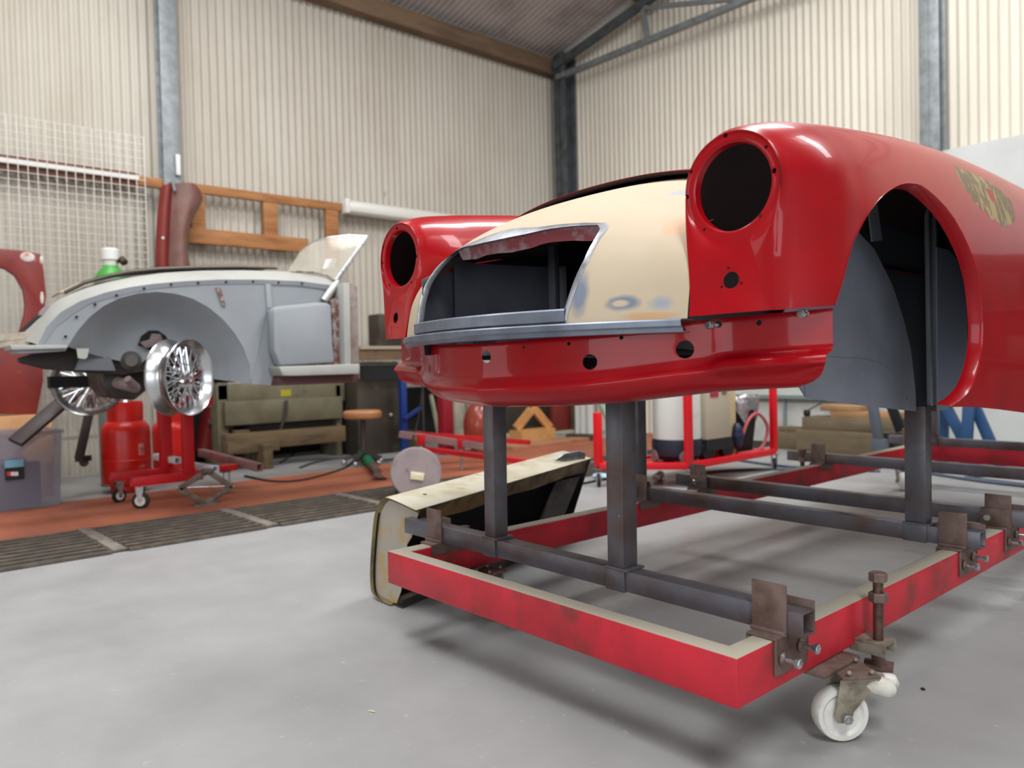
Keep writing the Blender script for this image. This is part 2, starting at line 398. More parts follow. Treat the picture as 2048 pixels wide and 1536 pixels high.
def roof(name, x0, x1):
    mb = MB(); per = 6; n = int(13.6/.0762*per); rows = []
    for x in (x0, x1):
        rows.append([Vector((x, -6.3+i*.0762/per, roof_z(x)+.011*math.cos(2*PI*i/per))) for i in range(n+1)])
    mb.grid(rows); return struct(mb.build(name, M_roof, weld=False, angle=80))
roof('ceiling', XL-.15, RIDGE_X); roof('ceiling_right_slope', RIDGE_X, 6.2)
bpy.data.objects['ceiling_right_slope'].name = 'ceiling.001'
# translucent roof sheets (the source of the overhead daylight); the last is made up for the front fill
M_sky = mat('translucent_roof_sheet', (250, 250, 245), 0.5, emit=7.0)
for i, (x, y, L) in enumerate(((-2.1, 4.3, 2.6), (-2.0, .1, 2.4), (1.2, 4.9, 2.4), (-5.0, 1.2, 2.4), (2.0, -.6, 2.4))):
    mb = MB(); z = roof_z(x)-.03; s = .25 if x < RIDGE_X else -.25
    mb.grid([[(x-.45, y-L/2, z-.45*s), (x+.45, y-L/2, z+.45*s)], [(x-.45, y+L/2, z-.45*s), (x+.45, y+L/2, z+.45*s)]])
    struct(mb.build('window_%d' % (i+1), M_sky, solid=.004))
# columns
def hcol(name, x, y, ztop, wd, along):
    mb = MB(); t = .012; d = wd*.95
    if along == 'y':   # web across x, flanges facing the room
        mb.b2((x-d/2, y-wd/2, 0), (x-d/2+t, y+wd/2, ztop)); mb.b2((x+d/2-t, y-wd/2, 0), (x+d/2, y+wd/2, ztop)); mb.b2((x-d/2, y-t/2, 0), (x+d/2, y+t/2, ztop))
    else:
        mb.b2((x-wd/2, y-d/2, 0), (x+wd/2, y-d/2+t, ztop)); mb.b2((x-wd/2, y+d/2-t, 0), (x+wd/2, y+d/2, ztop)); mb.b2((x-t/2, y-d/2, 0), (x+t/2, y+d/2, ztop))
    return mb
struct(hcol('c', -7.08, 2.315, 4.7, .145, 'y').build('trim_1', M_steel_col, bevel=.002))
struct(hcol('c', -6.935, 7.13, 4.75, .20, 'x').build('trim_2', M_darksteel, bevel=.002))
struct(hcol('c', -2.575, 7.12, 5.7, .16, 'x').build('trim_3', M_steel_col, bevel=.002))
# eave beam, rafter, tie and truss members against the right-hand gable wall
mb = MB(); mb.b2((-7.18, -6.2, 4.525), (-7.04, 7.2, 4.715)); struct(mb.build('trim_4', M_beam, bevel=.004))
mb = MB(); mb.b2((-5.75, -6.2, 4.98), (-5.63, 7.2, 5.14)); struct(mb.build('trim_5', M_beam, bevel=.004))
mb = MB(); mb.beam((-7.0, 7.03, 4.60), (RIDGE_X, 7.03, 4.60+.135*(7.0+RIDGE_X)+.35), .07, .09); struct(mb.build('trim_6', M_darksteel))
mb = MB(); mb.beam((-6.95, 7.03, 4.445), (5.5, 7.03, 4.405), .07, .06); struct(mb.build('trim_7', M_steel_col))
mb = MB(); mb.beam((-5.57, 7.03, 4.80), (-5.52, 7.03, 4.43), .05, .05, up=(0, 1, 0)); mb.beam((-5.57, 7.03, 4.82), (-4.2, 7.03, 4.44), .045, .045); struct(mb.build('trim_8', M_steel_col))
# timber frame fixed on the left-hand wall
mb = MB(); xw = -7.1
for (y0, y1, z0, z1) in ((2.02, 4.0, 2.44, 2.52), (2.42, 3.60, 1.99, 2.125)): mb.b2((xw, y0, z0), (xw+.05, y1, z1))
struct(mb.build('trim_9', M_timber, bevel=.003))
mb = MB()
for (y0, y1, z0, z1) in ((2.48, 2.60, 2.125, 2.44), (3.15, 3.29, 2.125, 2.44), (3.80, 3.94, 1.9, 2.44)): mb.b2((xw, y0, z0), (xw+.045, y1, z1))
struct(mb.build('trim_10', M_timber, bevel=.003))
M_brownrail = mat('brown_wall_rail', (112, 74, 60), .7)
mb = MB(); mb.b2((xw-.02, -3.0, 2.43), (xw+.03, 2.05, 2.55)); struct(mb.build('trim_11', M_brownrail))
mb = MB(); mb.b2((xw+.03, -3.0, 2.478), (xw+.07, 2.045, 2.515)); struct(mb.build('trim_12', M_white))
# white boards along the right-hand wall
M_wboard = mat('white_wall_board', (196, 198, 196), .5, c2=(186, 188, 186), scale=2)
mb = MB(); mb.b2((-2.52, 7.13, 0.02), (5.8, 7.2, 2.56)); struct(mb.build('trim_13', M_wboard))
M_lower = mat('white_lower_wall', (206, 208, 204), .6, c2=(184, 184, 176), scale=3, c3=(150, 140, 120), scale3=7, lo3=.68, hi3=.8)
mb = MB(); mb.b2((-4.75, 7.14, 0.0), (-2.50, 7.22, 0.98)); struct(mb.build('trim_14', M_lower))
M_trunk = mat('grey_trunking', (128, 140, 142), .5)
mb = MB(); mb.b2((-4.7, 7.08, .44), (-3.0, 7.14, .475)); mb.b2((-3.98, 7.1, .1), (-3.965, 7.135, .44)); struct(mb.build('trim_15', M_trunk))
# red-brown painted walkway and drain channel
M_oxide = mat('red_oxide_floor_paint', (168, 98, 70), .62, c2=(140, 80, 62), scale=2.2, lo=.4, hi=.7, c3=(112, 70, 58), scale3=6, lo3=.6, hi3=.8)
mb = MB(); mb.b2((-5.75, -6.2, 0), (-4.63, 7.2, .004)); struct(mb.build('floor.001', M_oxide))

# ------------------------------------------------------------------ the red frame trolley under the red body
TW, TL, RH, RW = 1.2156, 4.018, .1003, .052
trol = thing('body_trolley', (-.8154, 1.2706, .1626), 'red box-section frame trolley with bare steel crossbars carrying the red car body', 'trolley', rot=(R(-.08), R(.34), R(.186)))
TM = root_matrix(trol)
mb = MB()
_o = [(-TW, 0), (0, 0), (0, TL), (-TW, TL)]; _i = [(-TW+RW, RW), (-RW, RW), (-RW, TL-RW), (-TW+RW, TL-RW)]
vo0 = [mb.v((x, y, 0)) for x, y in _o]; vo1 = [mb.v((x, y, RH)) for x, y in _o]; vi0 = [mb.v((x, y, 0)) for x, y in _i]; vi1 = [mb.v((x, y, RH)) for x, y in _i]
for i in range(4):
    j = (i+1) % 4
    mb.face([vo0[i], vo0[j], vo1[j], vo1[i]]); mb.face([vi0[j], vi0[i], vi1[i], vi1[j]]); mb.face([vo1[i], vo1[j], vi1[j], vi1[i]]); mb.face([vo0[j], vo0[i], vi0[i], vi0[j]])
mb.build('frame', M_frame, trol, bevel=.006, local=True)
def bolt(parent, p, ax, L=.028, r=.0105, m=None, local=True):
    mb = MB(); p = Vector(p); ax = Vector(ax).normalized()
    mb.cyl(p, p+ax*L, r*.5, 12); mb.hexa(p+ax*L, ax, r, .010)
    return mb.build('bolt', m or M_zinc, parent, local=local, angle=30)
def clamp(bar, yb, zb, side, front=True, bolts=True, wide=.085):
    """saddle over the side rail with an upright plate welded on it"""
    s = 1 if side == 'R' else -1
    x_out = 0.0 if side == 'R' else -TW
    x_in = x_out - s*RW
    y0 = yb-.036; y1 = yb+.095; t = .006
    mb = MB()
    a, b = sorted((x_in-s*.008, x_out+s*t))
    mb.b2((a, y0, RH), (b, y1, RH+t))
    a, b = sorted((x_out, x_out+s*t)); mb.b2((a, y0, RH-.072), (b, y1, RH))
    a, b = sorted((x_in-s*.008, x_in-s*.002)); mb.b2((a, y0, RH-.03), (b, y1, RH))
    mb.build('saddle_bracket', M_rust, bar, bevel=.002, local=True)
    mb = MB(); ph = .102 if front else .08
    xa, xb = sorted((x_out - s*.065, x_out + s*.012))
    mb.b2((xa, yb-.0065, RH+t), (xb, yb-.0005, RH+t+ph))
    mb.b2((xa, yb-.014, RH+t-.001), (xb, yb-.0005, RH+t+.008))
    mb.build('upright_plate', M_rust, bar, bevel=.0015, local=True)
    mb = MB(); mb.b2((xa+.004, yb+.0505, RH+t), (xb+.03*s, yb+.0565, RH+t+.066)); mb.build('upright_plate', M_rust, bar, bevel=.0015, local=True)
    if bolts:
        for yy, zz in ((yb-.012, RH-.040), (yb+.062, RH-.030)):
            mb = MB(); mb.lathe([(.011, 0), (.015, .003), (.011, .009)], (x_out+s*t, yy, zz), (s, 0, 0), 12); mb.build('weld_nut', M_rust, bar, local=True)
            bolt(bar, (x_out+s*(t+.004), yy, zz), (s, 0, 0), L=.026)
BZ = RH+.0065
def crossbar(name, yb, xl, xr, tube=.05):
    mb = MB(); mb.beam((xl, yb+tube/2, BZ+tube/2), (xr, yb+tube/2, BZ+tube/2), tube, tube, hollow=.0035)
    return mb.build(name, M_mill, trol, bevel=.0025, local=True)
B1 = crossbar('crossbar', .165, -1.365, .045)
clamp(B1, .165, BZ, 'R'); clamp(B1, .165, BZ, 'L', bolts=False)
B2 = crossbar('crossbar', 1.183, -1.235, .045)
clamp(B2, 1.183, BZ, 'R'); clamp(B2, 1.183, BZ, 'L', bolts=False)
B3 = crossbar('crossbar', 1.585, -1.31, .07)
clamp(B3, 1.585, BZ, 'R'); clamp(B3, 1.585, BZ, 'L', bolts=False)
for _a, _b in ((-.075, .01), (-TW-.005, -TW+.075)): mb = MB(); mb.b2((_a, 1.570, BZ), (_b, 1.584, BZ+.057)); mb.build('clamp_block', M_rust, B3, bevel=.002, local=True)
bolt(B3, (-.045, 1.57, BZ+.03), (0, -1, 0), m=M_zinc); bolt(B3, (-TW+.04, 1.57, BZ+.03), (0, -1, 0), m=M_zinc)
B4 = crossbar('crossbar', 2.675, -1.37, .05)
clamp(B4, 2.675, BZ, 'R'); clamp(B4, 2.675, BZ, 'L', bolts=False)
B5 = crossbar('crossbar', 3.86, -1.32, .05)
clamp(B5, 3.86, BZ, 'R'); clamp(B5, 3.86, BZ, 'L', bolts=False)
def lpt(w): return TM.inverted() @ Vector(w)
def post(x, y, ztop, wd, dp, plate=True, lean=(0, 0)):
    """upright box post standing on a crossbar; x, y: centre of its foot on the bar (local)"""
    zb = BZ+.05
    mb = MB(); p = Vector((x, y, zb+.006)); q = Vector((x+lean[0], y+lean[1], ztop)); mb.beam(p, q, wd, dp, up=(0, 1, 0), hollow=.003)
    po = mb.build('post', M_mill, trol, bevel=.005, local=True)
    mb = MB(); hw = wd/2+.004
    mb.b2((x-hw, y-.031, zb-.052), (x+hw, y-.0252, zb+.001)); mb.b2((x-hw, y-.034, zb), (x+hw+.012, y+.034, zb+.006)); mb.b2((x-hw, y+.0255, zb-.03), (x+hw, y+.031, zb))
    mb.build('foot_bracket', M_mill if plate != 'rust' else M_rust, po, bevel=.0015, local=True)
    return po
p1 = lpt((-1.735, 1.47, .33)); post(p1.x, .165+.025, .60, .046, .05, lean=(.002, 0))
p2 = lpt((-1.255, 1.47, .33)); post(p2.x, .165+.025, .60, .052, .052)
p3 = lpt((-.95, 2.49, .33)); po3 = post(p3.x, 1.183+.025, .515, .060, .05)
p4 = lpt((-2.035, 2.5, .33)); po4 = post(p4.x, 1.183+.025, .60, .05, .05)
mb = MB(); mb.b2((p4.x-.07, 1.183-.005, .60), (p4.x+.06, 1.183+.06, .625)); mb.build('top_flange', M_mill, po4, bevel=.002, local=True)
bolt(po4, (p4.x-.02, 1.183-.006, BZ+.03), (0, -1, 0), m=M_rust)
p5 = lpt((-2.0, 5.15, .33)); post(-.28, 3.86+.025, .62, .05, .05); post(-1.05, 3.86+.025, .62, .05, .05)
# castors
def castor(lx, ly, yaw, zpl=None, brake=True):
    """plate top sits under the rail; wheel touches the floor"""
    top = TM @ Vector((lx, ly, 0)); 
    t = top.z-.010
    c = bpy.data.objects.new('castor', None)
    mb = MB(); mt = Matrix.Translation((top.x, top.y, 0)) @ Matrix.Rotation(yaw, 4, 'Z')
    def P(x, y, z): return mt @ Vector((x, y, z))
    def bx(mb, p, q):
        p = Vector(p); q = Vector(q); cc = mt @ ((p+q)/2); mb.box(cc, [abs(v) for v in (q-p)], rz=yaw)
    rw = .0595
    bx(mb, (-.050, -.045, t-.006), (.035, .045, t))
    ca = mb.build('castor', M_rust, trol, bevel=.002)
    wx = -.035
    mb = MB()
    for s in (-1, 1):
        pr = [P(wx-.018, s*.024, rw-.012), P(wx+.012, s*.024, rw-.014), P(wx+.018, s*.024, rw+.01), P(.045, s*.024, t-.012), P(-.045, s*.024, t-.012), P(wx-.024, s*.024, rw+.005)]
        e = (mt.to_3x3() @ Vector((0, s*.003, 0))); mb.prism(pr, e)
    mb.lathe([(.032, t-.022), (.034, t-.008)], (top.x, top.y, 0), (0, 0, 1), 20)
    bx(mb, (-.036, -.026, t-.020), (.032, .026, t-.013))
    mb.build('fork', M_fork, ca, bevel=.001)
    mb = MB(); axd = mt.to_3x3() @ Vector((0, 1, 0)); cw = P(wx, 0, rw)
    mb.lathe([(.008, -.017), (.040, -.012), (.046, -.018), (.055, -.018), (.058, -.012), (.058, .012), (.055, .018), (.046, .018), (.040, .012), (.008, .017)], cw, axd, 40)
    mb.build('wheel', M_nylon, ca)
    mb = MB(); mb.cyl(cw-axd*.033, cw+axd*.033, .0055, 12); mb.hexa(cw-axd*.034, -axd, .011, .007); mb.hexa(cw+axd*.027, axd, .011, .007); mb.build('axle_bolt', M_zinc, ca)
    if brake:
        mb = MB(); mb.tube([P(.0, -.012, t-.026), P(.03, -.012, t-.028), P(.062, -.010, t-.040), P(.078, -.010, t-.050)], [.012, .02, .021, .015], 12); mb.tube([P(.066, .012, t-.030), P(.088, .012, t-.036), P(.10, .010, t-.048)], [.014, .018, .008], 10); mb.build('brake_pedal', M_nylon, ca, bevel=.004)
    for sx in (-.03, .02):
        for sy in (-.034, .034):
            mb = MB(); mb.sphere(P(sx, sy, t+.006), .006, 8); mb.build('plate_bolt', M_fork, ca)
    return ca
cb = lpt((-.788+.035*.62, 1.621+.035*.785, .16)); castor(cb.x, cb.y, R(52))
mb = MB(); mb.b2((-.085, .275, -.0095), (.034, .44, -.0005)); mb.build('castor_mounting_plate', M_rust, trol, bevel=.002, local=True)
castor(-TW+.08, .33, R(200)); castor(-.03, TL-.35, R(140)); castor(-TW+.03, TL-.30, R(120))
# levelling jacks: bracket, screw, nuts and foot
def jack(x, y, s, top=.17, lo=-.05):
    mb = MB(); a, b = sorted((x-s*.055, x+s*.028)); mb.b2((a, y-.03, .012), (b, y+.03, .018)); mb.b2((a, y-.03, -.012), (b, y-.025, .018)); mb.b2((a, y+.025, -.012), (b, y+.03, .018))
    j = mb.build('levelling_jack', M_fork, trol, bevel=.0015, local=True)
    mb = MB(); n = 70; z0, z1 = lo, top
    prof = []
    for i in range(n+1):
        z = z0+(z1-z0)*i/n; prof.append((.0118 if i % 2 else .0103, z))
    mb.lathe(prof, (x, y, 0), (0, 0, 1), 16); mb.build('screw', M_thread, j, local=True, angle=60)
    mb = MB(); mb.hexa((x, y, top-.001), (0, 0, 1), .020, .021); mb.build('hex_head', M_rust, j, local=True, angle=30)
    mb = MB(); mb.hexa((x, y, top-.048), (0, 0, 1), .021, .022); mb.build('lock_nut', M_rust, j, local=True, angle=30)
    mb = MB(); mb.cyl((x, y, lo), (x, y, lo+.03), .015, 16); mb.box((x, y, lo-.002), (.062, .062, .006), rz=R(20)); mb.build('foot_plate', M_rust, j, local=True)
    return j
jl = TM.inverted() @ AX(1756, 1162, -.775); jack(jl.x, jl.y, 1, top=jl.z, lo=-.042)
jack(-TW-.035, 2.62, -1, top=.16)
jack(-TW-.035, .33, -1, top=.10)

# ------------------------------------------------------------------ the red car body shell
XC = -1.42
car = thing('sports_car', (XC, 1.33, .70), 'red sports car body shell with cream nose, empty headlamp holes and bare grille opening', 'car body')
def XS(y): return ip(y, [1.30, 1.33, 1.36, 1.41, 1.5, 1.65, 1.9, 2.2, 2.6, 3.4, 3.9], [.678, .690, .712, .737, .753, .765, .772, .770, .758, .735, .72])
def XCR(y): return ip(y, [1.327, 1.5, 1.8, 2.2, 2.8, 3.9], [.578, .585, .59, .60, .61, .62])
def ZC(y): return ip(y, [1.327, 1.37, 1.5, 1.65, 1.85, 2.1, 2.4, 2.8, 3.3, 3.9], [1.275, 1.288, 1.311, 1.329, 1.349, 1.363, 1.368, 1.360, 1.345, 1.33])
def ZS(y): return ip(y, [1.327, 1.45, 1.7, 2.1, 2.8, 3.9], [1.163, 1.12, 1.06, 1.02, 1.0, .99])
def XI(y): return ip(y, [1.327, 1.40, 1.6, 2.0, 2.6, 3.9], [.466, .452, .446, .45, .455, .46])
def side_x(y, z):
    zc, zs, xs, xcr = ZC(y), ZS(y), XS(y), XCR(y)
    n = ip(y, [1.327, 1.6, 2.2, 3.9], [2.0, 2.15, 2.2, 2.2])
    if z >= zs:
        t = min(max((z-zs)/(zc-zs), 0), 1); return xcr+(xs-xcr)*(1-t**n)**(1/n)
    tp = .085*min(1, max(0, (1.41-y)/.075))
    return xs-.30*max(0, (zs-z)-.12)**2*(1 if y > 1.6 else .3)-tp*(zs-z)*min(1, (zs-z)/.08)
def outer_section(yc, yb, zb, n=32, pw=1.3):
    zc = ZC(yc); dense = []
    m = 160
    for i in range(m+1):
        u = i/m; z = zc+(zb-zc)*(1-math.cos(u*PI/2)) if zb < ZS(yc) else zc+(zb-zc)*u**2
        dense.append((side_x(yc, z), z))
    P = resample(dense, n); out = []
    for i, (x, z) in enumerate(P):
        s = i/(n-1); y = yc+(yb-yc)*(s**pw)
        out.append((side_x(y, min(z, ZC(y))), y, z))
    return out
def inner_section(yc, n1=8, n2=16):
    zc, zs, xi, xcr = ZC(yc), max(ZS(yc), 1.10), XI(yc), XCR(yc)
    zlow = .915+(zs-.03-.915)*min(1, max(0, (yc-1.345)/.05))
    pts = []
    x0 = .50 if yc < 1.34 else .5-.02*min(1, (yc-1.34)/.1)
    for i in range(n1):
        t = i/n1; z = zlow+(zs-zlow)*t
        pts.append((x0+(xi-x0)*(t*t*(3-2*t)), yc-.043*(1-t)*(1 if yc < 1.335 else 0.6), z))
    for i in range(n2):
        a = i/n2*PI/2; c = 2/2.05
        pts.append((xcr-(xcr-xi)*math.cos(a)**c, yc, zs+(zc-zs)*math.sin(a)**c))
    return pts
ARCH_PX = [(1700, 500), (1715, 464), (1740, 420), (1768, 387), (1800, 368), (1825, 366), (1850, 375), (1900, 425), (1940, 500), (1957, 560), (1964, 620), (1965, 680), (1958, 730), (1945, 770), (1925, 797), (1900, 814)]
arch = [(1.409, .924)]
for px, py in ARCH_PX:
    q = AX(px, py, XC+.76)
    for _k in range(8): q = AX(px, py, XC+side_x(q.y, q.z))
    arch.append((q.y, q.z))
wing_bottom = arch + [(AX(2048, 826, XC+.74).y, AX(2048, 826, XC+.74).z), (2.9, .69), (3.4, .75), (3.85, .78)]
LINES = []
def wing(sign, name, label):
    rings = []
    def W(x, y, z): return Vector((XC+sign*x, y, z))
    yf = 1.327
    # face outline ring and the body stations
    stations = [(yf, 1.318, .918, 1.3), (yf+.008, 1.326, .918, 1.3)]
    B = []
    fr = [(1.345, .919), (1.372, .921), (1.395, .923)]
    ya = spline([(y, z) for y, z in arch], 46)
    B = fr + [tuple(q) for q in ya] + [(1.99, .705), (2.10, .698), (2.25, .685)] + [tuple(q) for q in wing_bottom[-4:]]
    nB = len(B)
    for i, (yb, zb) in enumerate(B):
        k = i/(nB-1)
        yc = np.interp(i, [0, 3, 14, 26, 34, 38, 48, nB-4, nB-1], [1.350, 1.40, 1.56, 1.80, 2.06, 2.13, 2.33, 2.9, 3.85])
        if sign < 0 and i > len(fr)+40: zb = max(zb, .735)
        pw = 1.3
        if i > 30 and yc > yb: pw = np.interp(yb, [1.88, 1.92, 1.99, 2.05, 2.08, 2.14], [9.5, 9.5, 8.5, 6.5, 4.0, 1.3])
        if i > len(fr)+45: pw = np.interp(yb, [1.9, 1.99, 2.10, 2.25, 2.5, 3.9], [9, 7.5, 5.5, 3.5, 1.8, 1.3])
        stations.append((yc, yb, zb, pw))
    rows = []
    for (yc, yb, zb, e) in stations:
        sec = inner_section(yc)+outer_section(yc, yb, zb, 32, e)
        if yc == yf:  # inset face edge for a small rolled radius
            cx, cz = .578, 1.14
            sec = [(x+(cx-x)*.035, y-.002, z+(cz-z)*.03*(1 if z > 1.1 else 0)) for x, y, z in sec]
        rows.append([W(*p) for p in sec])
    mb = MB()
    vs = mb.grid(rows)
    # front face: from the outline inwards to the lamp ring and hole
    outl = vs[0]; n = len(outl)
    co = [v.co.copy() for v in outl]
    cx, cz, y0 = XC+sign*.578, 1.161, yf-.002
    # close the outline with the bottom edge
    nb = 14; bottom = []
    for i in range(1, nb):
        t = i/nb; p = co[-1].lerp(co[0], t); p.y -= .004*math.sin(PI*t); bottom.append(mb.v(p))
    loop = outl+bottom
    L = [v.co.copy() for v in loop]; N = len(loop)
    hole_r, ring_r = .0845, .1035
    def circ(r, dy):
        # angles follow the outline direction seen from the ring centre
        out = []
        for p in L:
            a = math.atan2(p.z-cz, (p.x-cx)); out.append(a)
        # even out angles
        tgt = []
        a0 = out[0]; 
        s = 0; un = [out[0]]
        for k in range(1, N):
            d = out[k]-out[k-1]
            while d > PI: d -= 2*PI
            while d < -PI: d += 2*PI
            un.append(un[-1]+d)
        return [Vector((cx+r*math.cos(a), y0+dy, cz+r*math.sin(a))) for a in un]
    c_ring, c_in, c_hole, c_lip, c_deep = circ(ring_r, -.004), circ(ring_r-.007, -.0045), circ(hole_r+.003, -.004), circ(hole_r, -.002), circ(hole_r-.001, .014)
    layers = [loop]
    steps = 9
    for k in range(1, steps+1):
        t = k/steps; row = []
        for i, p in enumerate(L):
            q = p.lerp(c_ring[i], t)
            # sculpt: the lower face dishes in a little at the sides of the ridge
            low = min(max((1.06-q.z)/.1, 0), 1); 
            u = (q.x-cx)/sign
            q.y += .007*math.sin(PI*t)*low*(1-abs(u)/.12 if abs(u) < .12 else 0) - .004*math.sin(PI*t)
            row.append(mb.v(q))
        layers.append(row)
    for c in (c_in, c_hole, c_lip, c_deep): layers.append([mb.v(p) for p in c])
    for a, b in zip(layers[:-1], layers[1:]):
        for i in range(N):
            j = (i+1) % N
            mb.face([a[i], a[j], b[j], b[i]])
    # cutters: screw holes round the lamp, the side-lamp hole
    cu = MB()
    if sign > 0:
        holes = [(1452.6, 271.5, .0048), (1534, 294.5, .0035), (1550, 342, .0052), (1522.6, 431, .0036), (1410, 459.5, .0036), (1376, 394.5, .0048), (1384, 344, .0036), (1471, 561, .0165), (1464, 537, .003), (1455, 575, .003), (1490, 567, .003)]
    else:
        holes = [(795.5, 457, .0048), (825, 482.5, .0036), (834, 513, .005), (825, 564.5, .0036), (781, 570.5, .0036), (766.5, 526, .005), (768.5, 495.6, .0036), (799, 636, .0165), (790, 656, .003), (808, 656, .003)]
    for px, py, r in holes:
        q = AY(px, py, yf-.003); cu.cyl((q.x, q.y-.05, q.z), (q.x, q.y+.035, q.z), r, 18 if r > .01 else 12)
    o = mb.build(name, [M_red, M_redin], car, solid=.0022, soff=-1, cut=cu.cutter(), angle=40, orient=(0, 0, 1), inner=True)
    if label: o['label'] = label
    # folded-in flange round the wheel arch
    mb = MB(); r0 = []; r1 = []; r2 = []
    for (yb, zb) in [tuple(q) for q in ya]:
        x = side_x(yb, zb); cyy, czz = 1.76, .95
        d = Vector((0, cyy-yb, czz-zb)).normalized()
        r0.append(W(x+.0005, yb, zb)); r1.append(W(x-.004, yb+d.y*.004, zb+d.z*.004)); r2.append(W(x-.030, yb+d.y*.006, zb+d.z*.006))
    mb.grid([r0, r1, r2]); mb.build('arch_flange', M_red, o, solid=.0015, angle=40)
    return o
wr = wing(1, 'front_wing', 'glossy red front wing nearest the camera, with a bare filler patch')
wl = wing(-1, 'front_wing', 'glossy red front wing on the far side')

# nose shroud (cream filler)
CPROF = [(1.116, .912), (1.122, .955), (1.137, 1.01), (1.165, 1.07), (1.215, 1.13), (1.30, 1.185), (1.45, 1.247), (1.7, 1.32), (2.0, 1.385), (2.4, 1.44), (3.0, 1.49)]
EPROF = [(1.284, .912), (1.292, .96), (1.305, 1.01), (1.33, 1.055), (1.37, 1.095), (1.44, 1.130), (1.55, 1.155), (1.75, 1.185), (2.0, 1.21), (2.4, 1.245), (3.0, 1.28)]
def XE(y): return ip(y, [1.284, 1.31, 1.36, 1.45, 1.6, 2.0, 3.0], [.497, .494, .466, .450, .446, .45, .455])
def shroud_pt(u, s, off=0.0):
    """u: 0 bottom .. 1 back, s: -1..1 across"""
    k = u*(len(CPROF)-1); i = min(int(k), len(CPROF)-2); f = k-i
    def cr(P):
        a = P[max(i-1, 0)]; b = P[i]; c = P[i+1]; d = P[min(i+2, len(P)-1)]
        return [0.5*((2*b[j])+(-a[j]+c[j])*f+(2*a[j]-5*b[j]+4*c[j]-d[j])*f*f+(-a[j]+3*b[j]-3*c[j]+d[j])*f**3) for j in (0, 1)]
    yc, zc = cr(CPROF); ye, ze = cr(EPROF); a = abs(s)
    pw = 2.0 + 0.5*min(1, u*1.3)
    wy = a**2.0; wz = a**pw
    y = yc+(ye-yc)*wy; z = zc+(ze-zc)*wz
    return Vector((XC+s*XE(ye), y, z+off))
def shroud_bvh():
    vs = []; fs = []; nu, ns = 90, 61
    for i in range(nu+1):
        for j in range(ns): vs.append(shroud_pt(i/nu, -1+2*j/(ns-1)))
    for i in range(nu):
        for j in range(ns-1): a = i*ns+j; fs.append((a, a+1, a+ns+1, a+ns))
    return BVHTree.FromPolygons(vs, fs)
SB = shroud_bvh()
def hit(px, py, bvh=None):
    h = (bvh or SB).ray_cast(CO, ray(px, py).normalized())[0]
    return h
OPEN_PX = [(1125, 640), (1134, 608), (1150, 562), (1170, 520), (1190, 480), (1203, 458), (1199, 450), (1150, 452), (1100, 458), (1050, 469), (1013, 479), (985, 488)]
oh = [hit(*p) for p in OPEN_PX]
half = [(q.x-XC, q.z) for q in oh if q is not None]
right = [p for p in half if p[0] > .02]
right = [p for p in right if p[0] > .09]; ztop = 1.126
poly = [(.267, .90)]+right+[(0, ztop+.002)]
poly += [(-x, z) for x, z in right[::-1]]+[(-.267, .90)]
mb = MB(); NU, NS = 66, 61
mb.grid([[shroud_pt(i/NU*.93, -1+2*j/(NS-1)) for j in range(NS)] for i in range(NU+1)])
cu = MB(); cu.prism([(XC+x, .9, z) for x, z in poly], (0, .62, 0))
shroud = mb.build('nose_shroud', [M_cream, M_crin], car, solid=.0018, cut=cu.cutter(), angle=50, orient=(0, 0, 1), inner=True)
shroud['label'] = 'cream filler-coated nose panel with a ragged grille opening'
# bare metal edge round the opening (a raised rolled rim)
def surf_at(x, z):
    h = SB.ray_cast(Vector((XC+x, 0, z)), Vector((0, 1, 0))); return h[0], h[1]
_topr = sorted([p for p in right if p[0] > .02 and p[1] > 1.126], key=lambda p: -p[0])
_sider = [p for p in right if p[1] <= 1.126]
rim = resample([(.262, .918)]+_sider+_topr+[(0, ztop+.001)], 60)
rim = [tuple(p) for p in rim]; rim = rim+[(-x, z) for x, z in rim[::-1][1:]]
mb = MB(); rws = []
cxz = Vector((0, 1.04))
for (x, z) in rim:
    h, nrm = surf_at(x, z)
    if h is None: continue
    d = (Vector((x, z))-cxz).normalized()
    row = []
    wdt = .010 + .020*max(0, 1-abs(x)/.33)*(1 if z > 1.1 else 0)
    for k, (o_, dep) in enumerate(((-.004, .016), (-.003, .004), (0, -.0032), (wdt*.5, -.0036), (wdt, -.0012))):
        h2, _n = surf_at(x+d.x*o_, min(z+d.y*o_, 1.22))
        if h2 is None: h2 = h
        row.append(Vector((h2.x, h2.y+dep, h2.z)))
    rws.append(row)
mb.grid(rws); mb.build('grille_rim', M_bare, shroud, solid=.0012, angle=60)
# torn flange strip hanging inside the top of the opening
M_flange = mat('mottled_flange_primer', (120, 52, 58), .5, metal=.25, c2=(150, 152, 158), scale=9, lo=.5, hi=.68)
mb = MB(); rws = []
for i in range(26):
    t = i/25; x = .285-.50*t
    tp_ = sorted([(abs(p[0]), p[1]) for p in right+[(0, ztop)] if p[1] > 1.09]); zt = float(np.interp(abs(x), [p[0] for p in tp_], [p[1] for p in tp_]))
    h, _n = surf_at(x, zt-.004)
    wv = .0007*math.sin(i*1.9)
    ln = .030+.0025*math.sin(i*.7) - (.012 if i < 1 or i > 24 else 0)
    rws.append([Vector((h.x, h.y+.008, zt+.004)), Vector((h.x, h.y+.014, zt-.006+wv)), Vector((h.x, h.y+.018, zt-ln+wv))])
mb.grid(rws); mb.build('torn_flange', M_flange, shroud, solid=.0012)
